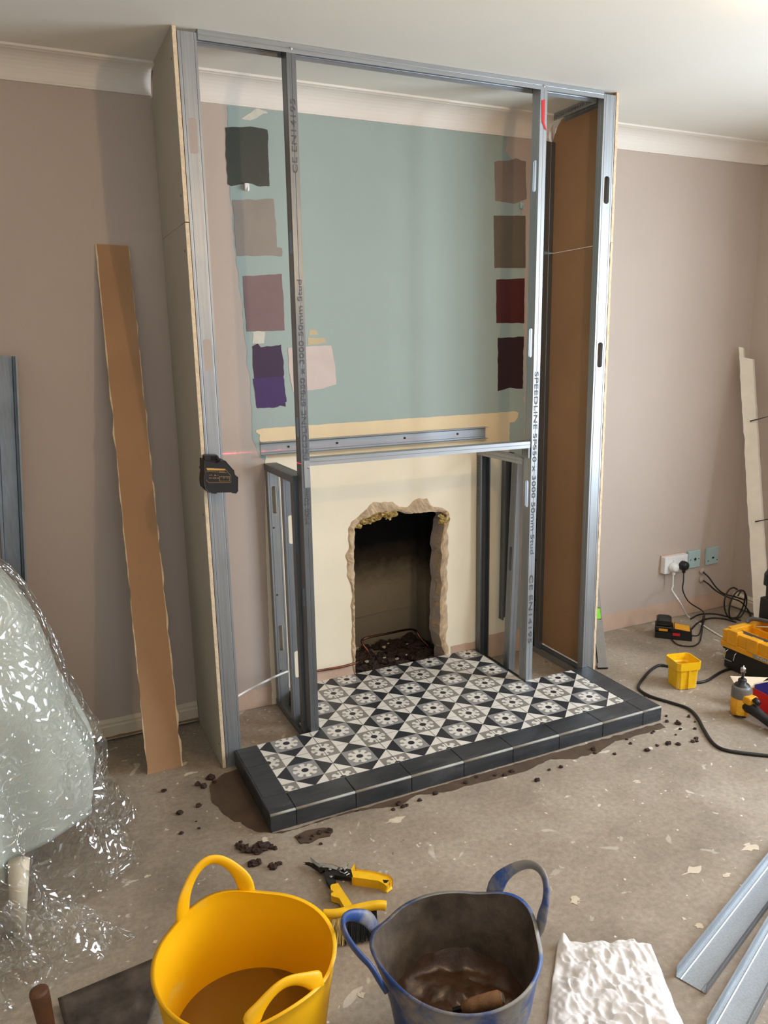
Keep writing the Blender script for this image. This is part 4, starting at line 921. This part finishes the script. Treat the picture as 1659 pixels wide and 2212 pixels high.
# ------------------------------------------------------------------ tubs
def tub(name, c, R, r, h, mat, inner, handles, label, hh=.085, hw=.62, lean=.25, flop=None):
    T = thing(name, (c[0], c[1], 0), label, 'tub'); seg = 72; th = .005
    def bump_(a):
        s = 0
        for h_ in handles:
            d = (a-h_+PI) % (2*PI)-PI; q = abs(d)/hw
            if q < 1.25: s = max(s, .5+.5*math.cos(min(1, q/1.25)*PI))
        return s
    def rim(a): return h+.016*bump_(a)
    vs = []; fs = []; rows = 0; levels = [0, .02, .2, .4, .6, .8, .93, 1]
    def ringpt(a, s, inn):
        z = rim(a)*s if s > .02 else s*.1; rr = r+(R-r)*min(1, z/h)+lean*.02*bump_(a)*max(0, (s-.7)/.3)
        rr += .002*math.sin(a*3+1)*s
        if s == 0: rr = r*.96
        return (c[0]+(rr-(th if inn else 0))*math.cos(a), c[1]+(rr-(th if inn else 0))*math.sin(a), max(z, .006) if inn else z+.0005)
    m = MB(); pts = []
    for s in levels: pts += [ringpt(2*PI*k/seg, s, False) for k in range(seg)]
    lip = []
    for k in range(seg):
        a = 2*PI*k/seg; p = V(ringpt(a, 1, False)); lip.append((p.x+.003*math.cos(a), p.y+.003*math.sin(a), p.z+.003))
    pts += lip
    lip2 = []
    for k in range(seg):
        a = 2*PI*k/seg; p = V(ringpt(a, 1, True)); lip2.append((p.x, p.y, p.z+.003))
    pts += lip2
    n = len(levels)+2
    m.add(pts, [(i*seg+k, i*seg+(k+1) % seg, (i+1)*seg+(k+1) % seg, (i+1)*seg+k) for i in range(n-1) for k in range(seg)]+[tuple(range(seg))])
    m.build('outer_wall', mat, T, smooth=True)
    m = MB(); lv = [1, .93, .8, .6, .4, .2, .02]; pts = [p for p in lip2]
    for s in lv: pts += [ringpt(2*PI*k/seg, s, True) for k in range(seg)]
    n = len(lv)+1
    m.add(pts, [(i*seg+k, (i+1)*seg+k, (i+1)*seg+(k+1) % seg, i*seg+(k+1) % seg) for i in range(n-1) for k in range(seg)]+[tuple(range((n-1)*seg, n*seg))])
    m.build('inner_wall', inner, T, smooth=True)
    for h_ in handles:
        pth = []; rad = []
        for k in range(41):
            t = k/40; a = h_-hw*.78+2*hw*.78*t; u = math.sin(PI*t)**.62; ai = h_+(a-h_)*(1-.10*u)
            z = h-.004+.016*bump_(ai)*.6+(hh+.004)*u; rr = R-.001+lean*.02*bump_(ai)+(lean if h_ != flop else -.55)*hh*u*(1 if h_ != flop else .6)
            z -= .03*max(0, (abs(2*t-1)-.8)/.2)**2
            if h_ == flop: z = h+.006+hh*.5*u
            pth.append(V((c[0]+rr*math.cos(ai), c[1]+rr*math.sin(ai), z))); w_ = abs(2*t-1); rad.append((.0105+.013*w_**4)*(math.sqrt(max(.02, 1-((w_-.86)/.14)**2)) if w_ > .86 else 1))
        m = MB(); n = len(pth); q = []; sg = 10
        for i, p in enumerate(pth):                         # flat strap section
            tt = (pth[min(i+1, n-1)]-pth[max(i-1, 0)]).normalized(); rad_ = V((p.x-c[0], p.y-c[1], 0)).normalized(); s_ = tt.cross(rad_).normalized(); o2 = s_.cross(tt).normalized()
            for k in range(sg): an = 2*PI*k/sg; q.append(p+s_*math.cos(an)*rad[i]+o2*math.sin(an)*.0055)
        m.add(q, [(i*sg+k, i*sg+(k+1) % sg, (i+1)*sg+(k+1) % sg, (i+1)*sg+k) for i in range(n-1) for k in range(sg)]+[tuple(range(sg)), tuple(range((n-1)*sg, n*sg))])
        m.build('handle', mat, T, smooth=True)
    return T
YT = (-.232, -1.628); tub('yellow_tub', YT, .178, .135, .30, MT['tubyellow'], MT['tubyellow'], (math.radians(97), math.radians(-78)), 'yellow flexible two-handled tub holding murky water, front of the room', hh=.085, hw=.58, lean=.15, flop=math.radians(-78))
def disc(c, r, z, mat, name, label, cat, amp=0, n=28, seg=56, seed=0):
    m = MB(); vs = [(c[0], c[1], z)]
    for i in range(1, n+1):
        for k in range(seg):
            a = 2*PI*k/seg; rr = r*i/n; x, y = c[0]+rr*math.cos(a), c[1]+rr*math.sin(a)
            q = noise.fractal(V((x*16+seed, y*16, seed)), 1, 2, 4) if amp else 0
            e = 1.6*max(0, (i/n-.8)/.2)**2 if amp else 0
            vs.append((x, y, z+amp*(q+e)))
    fs = [(0, 1+k, 1+(k+1) % seg) for k in range(seg)]+[(1+(i-1)*seg+k, 1+i*seg+k, 1+i*seg+(k+1) % seg, 1+(i-1)*seg+(k+1) % seg) for i in range(1, n) for k in range(seg)]
    return tag(m.add(vs, fs).build(name, mat, smooth=True), label, cat)
o = disc(YT, .1505, .135, MT['water'], 'murky_water', 'brownish water standing in the yellow tub', 'water')
BTc = (.172, -1.775); tub('blue_tub', BTc, .163, .120, .275, MT['tubblue'], MT['tubinside'], (math.radians(158), math.radians(14)), 'blue mortar-smeared two-handled tub holding brown mortar', hh=.062, hw=.52, lean=.9)
disc(BTc, .1375, .122, MT['wetmortar'], 'mixed_mortar', 'wet brown mortar in the bottom of the blue tub', 'mortar', .016, seed=3)
ha = at(1000, 2178, 2, .140); hb = at(1085, 2156, 2, .175)
tw = thing('trowel', (ha.x, ha.y, .1), 'trowel with a mortar-caked grip sunk in the mortar of the blue tub', 'trowel')
MB().tube([ha, ha.lerp(hb, .25), ha.lerp(hb, .7), ha.lerp(hb, .93), hb], [.012, .0155, .017, .0165, .012], 14).build('grip', simple('muddy_tan_grip', (146, 112, 82), .6, var=.3, sc=50, bump=.4), tw, smooth=True)
MB().tube([hb-(hb-ha)*.02, hb+(hb-ha)*.03], [.0105, .0095], 12).build('end_cap', simple('grey_end_cap', (150, 146, 138), .4), tw)
MB().tube([ha, ha+(ha-hb)*.25], [.006, .006], 8).build('tang', MT['darksteel'], tw)

# ------------------------------------------------------------------ snips and hand brush
SN = thing('tin_snips', (.16, -1.15, 0), 'open tin snips with yellow grips lying between the hearth and the tubs', 'tin snips')
def sp(x, y): return (640+x/6.9125, 1820+y/6.9125)
def slab(lst, z, th, mat, name, par, bevel=.0015, f=sp):
    pts = [flo(*f(*p), z+th) for p in lst]; return MB().prism([(p.x, p.y, z) for p in pts], (0, 0, th)).build(name, mat, par, bevel=bevel)
slab([(130,298),(200,300),(290,335),(345,350),(420,350),(440,400),(370,440),(320,400),(260,362),(190,318)], .008, .006, MT['darksteel'], 'lower_blade', SN)
slab([(218,232),(280,285),(350,330),(430,318),(540,325),(640,370),(600,400),(470,380),(340,370),(290,340),(240,290)], .014, .005, MT['chrome'], 'upper_blade', SN)
slab([(430,400),(470,370),(560,370),(680,380),(840,415),(832,520),(680,500),(580,490),(545,520),(590,580),(510,650),(450,560),(430,480)], .006, .010, MT['black'], 'pivot_plates', SN)
for a_ in ((505, 398), (520, 508), (668, 392), (400, 360)):
    p = flo(*sp(*a_), .019); screw(SN, (p.x, p.y, .019), (0, 0, 1), .005)
slab([(690,360),(770,310),(760,350),(720,400)], .018, .003, MT['chrome'], 'latch', SN)
m_ = [flo(*sp(*q), .02) for q in ((640, 400), (660, 440), (720, 465), (765, 440), (790, 470), (745, 492))]
MB().tube(m_, .0022, 6).build('latch_hook', MT['chrome'], SN)
slab([(840,400),(870,350),(900,415),(1150,445),(1380,505),(1425,545),(1410,600),(1350,642),(1300,630),(1230,590),(850,535)], .003, .019, MT['yellow'], 'right_grip', SN, .004)
slab([(1290,555),(1385,560),(1350,600),(1310,600)], .0215, .0012, MT['darksteel'], 'hanging_slot', SN, 0)
slab([(510,650),(530,625),(625,605),(700,720),(860,960),(720,960),(640,830),(560,805),(520,790),(520,760),(560,735),(520,700)], .003, .018, MT['yellow'], 'left_grip', SN, .004)

BR = thing('hand_brush', (.14, -1.33, 0), 'yellow-backed hand brush lying between the two tubs', 'brush')
z = .050
def q3(x, y, z): return flo(*sp(x, y), z)
bar = [q3(400, 1060, z), q3(560, 1060, z), q3(800, 1015, z), q3(1050, 960, z), q3(1230, 935, z), q3(1330, 945, z-.004)]
MB().tube(curve_pts(bar, 5), [.011]*11+[.0125]*15, 12).build('brush_back', MT['yellow'], BR, smooth=True)
MB().prism([q3(385, 1030, z+.006), q3(440, 1040, z+.006), q3(540, 1120, z-.002), q3(440, 1270, .014), q3(395, 1230, .016)], (.006, .010, -.010)).build('brush_heel', MT['yellow'], BR, bevel=.003)
random.seed(9)
def bristles(x0, x1, n, mat, name, spread):
    m = MB()
    for k in range(n):
        t = random.random(); a = q3(x0+(x1-x0)*t, 1075-(x0+(x1-x0)*t-560)*.18+30, z-.006); bx = (x0+(x1-x0)*t)-spread*(1-t)+random.uniform(-25, 25); b = q3(bx+10, 1420+random.uniform(-60, 150)-.15*(bx-500), .006)
        m.tube([a, a.lerp(b, .5)+V((0, 0, .004)), b], .0009, 3, caps=False)
    o = m.build(name, mat, BR); o['kind'] = 'stuff'; return o
bristles(540, 720, 130, MT['bristle_pale'], 'pale_bristles', 110)
bristles(700, 1200, 420, MT['bristle_dark'], 'dark_bristles', 20)
MB().prism([q3(480, 1520, .003), q3(1120, 1380, .003), q3(1180, 1150, .028), q3(640, 1200, .028), q3(520, 1350, .015)], (0, .01, -.003)).build('bristle_root', MT['bristle_dark'], BR)

# ------------------------------------------------------------------ white bag
m = MB(); n1, n2 = 90, 90; c00, c10, c01, c11 = V((.345, -1.83, 0)), V((.62, -1.985, 0)), V((.556, -1.605, 0)), V((.758, -1.715, 0)); vs = []
for j in range(n2+1):
    for i in range(n1+1):
        s, t = i/n1, j/n2; p = c00.lerp(c10, s).lerp(c01.lerp(c11, s), t)
        e = min(s, 1-s, t, 1-t); env = min(1, e*7)**.6
        q = noise.fractal(V((p.x*11, p.y*11, 2)), 1, 2, 4); rg_ = 1-2*abs(noise.fractal(V((p.x*30+5, p.y*17, 7)), 1, 2, 3))
        z = .004+env*(.016+.018*q+.008*rg_)
        if t > .96: z += .014*abs(noise.noise(V((s*7, 0, 3))))+.02*max(0, 1-abs(s-.06)*14)
        wv = .010*noise.noise(V((s*6, t*6, 9))); p = p+V((wv, wv*.6, 0)); vs.append((p.x, p.y, max(.003, z)))
fs = [(j*(n1+1)+i, j*(n1+1)+i+1, (j+1)*(n1+1)+i+1, (j+1)*(n1+1)+i) for j in range(n2) for i in range(n1)]
tag(m.add(vs, fs).build('rubble_bag', MT['bag'], smooth=True, solid=.0015), 'crumpled white plastic bag lying flat on the floor at bottom right', 'bag')

# loose tracks at bottom right
for i, (a, b, lb) in enumerate(((V((.752, -1.848, 0)), V((1.452, -1.602, 0)), 'galvanised channel lying open side up on the floor, its cut end by the white bag'), (V((.70, -1.985, 0)), V((1.4, -1.70, 0)), 'galvanised channel in the bottom right corner, the nearer of the two on the floor'))):
    d = (b-a).normalized(); T = thing('loose_track', a, lb, 'metal track', 'channels lying on the floor')
    e = V((d.y, -d.x, 0))
    stud(T, a+V((0, 0, .0015))+e*.036, b+V((0, 0, .0015))+e*.036, -e, .072, -.032 if False else .03, 0, name='channel')

# ------------------------------------------------------------------ hammer and shovel at bottom left
HM = thing('lump_hammer', (-.64, -1.33, 0), 'hammer stood on its head with a rubbed brown wooden handle, bottom left', 'hammer')
tp = at(84, 2140, 2, .24); bs = V((tp.x+.015, tp.y-.02, .03))
MB().tube([bs, bs.lerp(tp, .5), bs.lerp(tp, .85), tp-V((0, 0, .006)), tp, tp+V((0, 0, .003))], [.0135, .0145, .0175, .0185, .0175, .011], 18).build('wooden_handle', MT['wood'], HM, smooth=True)
MB().box((bs.x-.05, bs.y-.021, .001), (bs.x+.05, bs.y+.021, .042), bev=.005).build('steel_head', MT['darksteel'], HM)
SH = thing('shovel', (-.48, -1.31, 0), 'dark scratched steel shovel blade lying behind the yellow tub, bottom left', 'shovel')
m = MB(); vs = []; nn1, nn2 = 24, 16; p00, p10, p01, p11 = V((-.555, -1.46, 0)), V((-.43, -1.46, 0)), V((-.585, -1.262, 0)), V((-.335, -1.235, 0))
for j in range(nn2+1):
    for i in range(nn1+1):
        s, t = i/nn1, j/nn2; p = p00.lerp(p10, s).lerp(p01.lerp(p11, s), t); z = .012+.020*max(abs(2*t-1), .0)**4*(t > .5)
        d = max(abs(s-.45)/.30, abs(t-.62)/.12); z += .006*(1 if d < 1 else max(0, 1-(d-1)*4)); vs.append((p.x, p.y, z))
m.add(vs, [(j*(nn1+1)+i, j*(nn1+1)+i+1, (j+1)*(nn1+1)+i+1, (j+1)*(nn1+1)+i) for j in range(nn2) for i in range(nn1)])
m.build('blade', simple('scratched_dark_steel', (84, 74, 66), .5, .4, var=.5, sc=22, bump=.3), SH, smooth=True, solid=.002)
MB().tube([V((-.49, -1.44, .018)), V((-.52, -1.8, .018)), V((-.56, -2.3, .018))], .016, 12).build('shaft', MT['wood'], SH, smooth=True)

# ------------------------------------------------------------------ covered armchair at left
AC = thing('armchair', (-1.0, -.68, 0), 'armchair under a pale cloth and clear plastic, only one cream leg showing', 'armchair')
PY = -.95
sil_px = [(-120,1262),(-40,1285),(0,1312),(40,1355),(70,1400),(100,1460),(130,1530),(150,1590),(165,1645),(180,1705),(193,1750),(196,1785),(188,1820),(172,1850),(140,1880),(105,1902)]
sil = [at(px, py, 1, PY) for px, py in sil_px]            # half profile on the plane of the near corner
cx, cy = -1.18, -.62
def silx(z):
    z = min(max(z, sil[-1].z), sil[0].z)
    for a, b in zip(sil, sil[1:]):
        if b.z <= z <= a.z: return b.x+(a.x-b.x)*(z-b.z)/(a.z-b.z+1e-9)
    return sil[0].x
ztop = sil[0].z; zlow = at(60, 1880, 1, PY).z
def ringr(th, half, b, n=3.2):
    c_, s_ = abs(math.cos(th)), abs(math.sin(th)); return ((c_/half)**n+(s_/b)**n)**(-1/n)
mleg = MB(); lg = flo(42, 2018)
for (lx_, ly_) in ((lg.x, lg.y), (-1.45, lg.y), (lg.x-.05, -.36), (-1.45, -.36)):
    MB().tube([V((lx_+.02, ly_+.012, .20)), V((lx_+.008, ly_, .1)), V((lx_, ly_, .0))], [.026, .022, .014], 12).build('leg', MT['skirt'], AC, smooth=True)
MB().box((-1.5, -.86, .20), (-.66, -.32, .42)).box((-1.5, -.52, .42), (-.80, -.32, .74)).box((-.82, -.84, .42), (-.70, -.32, .54)).build('upholstery', simple('hidden_beige_upholstery', (176, 160, 140), .9), AC, bevel=.04)
def cover(name, mat, off, zb, amp, label, cat, nf, crumple=0, flare=0, rows=64, segs=200, thick=.0015):
    vs = []; m = MB()
    for j in range(rows+1):
        s = j/rows; z = ztop+(zb-ztop)*s
        half = silx(z)-cx+off; b = .16+.17*min(1, s*1.9)
        b = (abs(PY-cy))*(.55+.45*min(1, s*2.4)) if s < .5 else abs(PY-cy)
        zz = z
        if z < sil[-1].z+.09:
            half = silx(max(z, sil[-1].z+.09))-cx+off
        for k in range(segs):
            th = 2*PI*k/segs; r = ringr(th, half, b+off)
            fold = amp*max(0, min(1, (.56-z)/.2))*(math.sin(th*nf+.7*math.sin(th*3))+.5*math.sin(th*nf*1.7+1))
            c2 = crumple*min(1, .22+max(0, (.5-z)/.3))*(noise.fractal(V((math.cos(th)*9, math.sin(th)*9, z*9)), 1, 2, 3)) if crumple else .003*noise.noise(V((math.cos(th)*6, math.sin(th)*6, z*5)))
            fl = flare*max(0, (.35-z)/.35)**2
            r += fold+c2+fl
            vs.append((cx+r*math.cos(th), cy+r*math.sin(th), max(.004, zz+(.018*math.sin(th*5+2)*(s > .97)))))
    fs = [(j*segs+k, (j+1)*segs+k, (j+1)*segs+(k+1) % segs, j*segs+(k+1) % segs) for j in range(rows) for k in range(segs)]+[tuple(range(segs))]
    o = m.add(vs, fs).build(name, mat, smooth=True, solid=thick); return tag(o, label, cat)
cover('dust_sheet', MT['cloth'], .0, zlow, .042, 'pale grey-green cloth draped over the armchair at the left edge', 'dust sheet', 17)
cover('plastic_sheet', MT['sheet'], .024, .006, .042, 'clear crinkled plastic sheet draped over the cloth and trailing on the floor', 'plastic sheet', 17, crumple=.022, flare=.10, rows=120, segs=320, thick=0)
# bunched foot of the plastic on the floor
m = MB(); vs = []; n1, n2 = 90, 40; random.seed(2)
pa, pb = V((-.80, -1.02, 0)), V((-.50, -1.00, 0)); pc, pd = V((-.86, -1.30, 0)), V((-.385, -1.11, 0))
for j in range(n2+1):
    for i in range(n1+1):
        s, t = i/n1, j/n2; p = pa.lerp(pb, s).lerp(pc.lerp(pd, s), t); e = min(s, 1-s, 1-t)
        q = noise.fractal(V((p.x*14, p.y*14, 1)), 1, 2, 5); z = .006+min(1, e*6)*(.045+.06*q)+.05*(1-t)**2
        vs.append((p.x+.02*noise.noise(V((t*7, s*5, 2))), p.y+.02*noise.noise(V((s*7, t*5, 5))), max(.004, z)))
m.add(vs, [(j*(n1+1)+i, j*(n1+1)+i+1, (j+1)*(n1+1)+i+1, (j+1)*(n1+1)+i) for j in range(n2) for i in range(n1)])
tag(m.build('plastic_sheet_offcut', MT['sheet'], smooth=True), 'bunched clear plastic heaped on the floor at the foot of the covered armchair', 'plastic sheet')
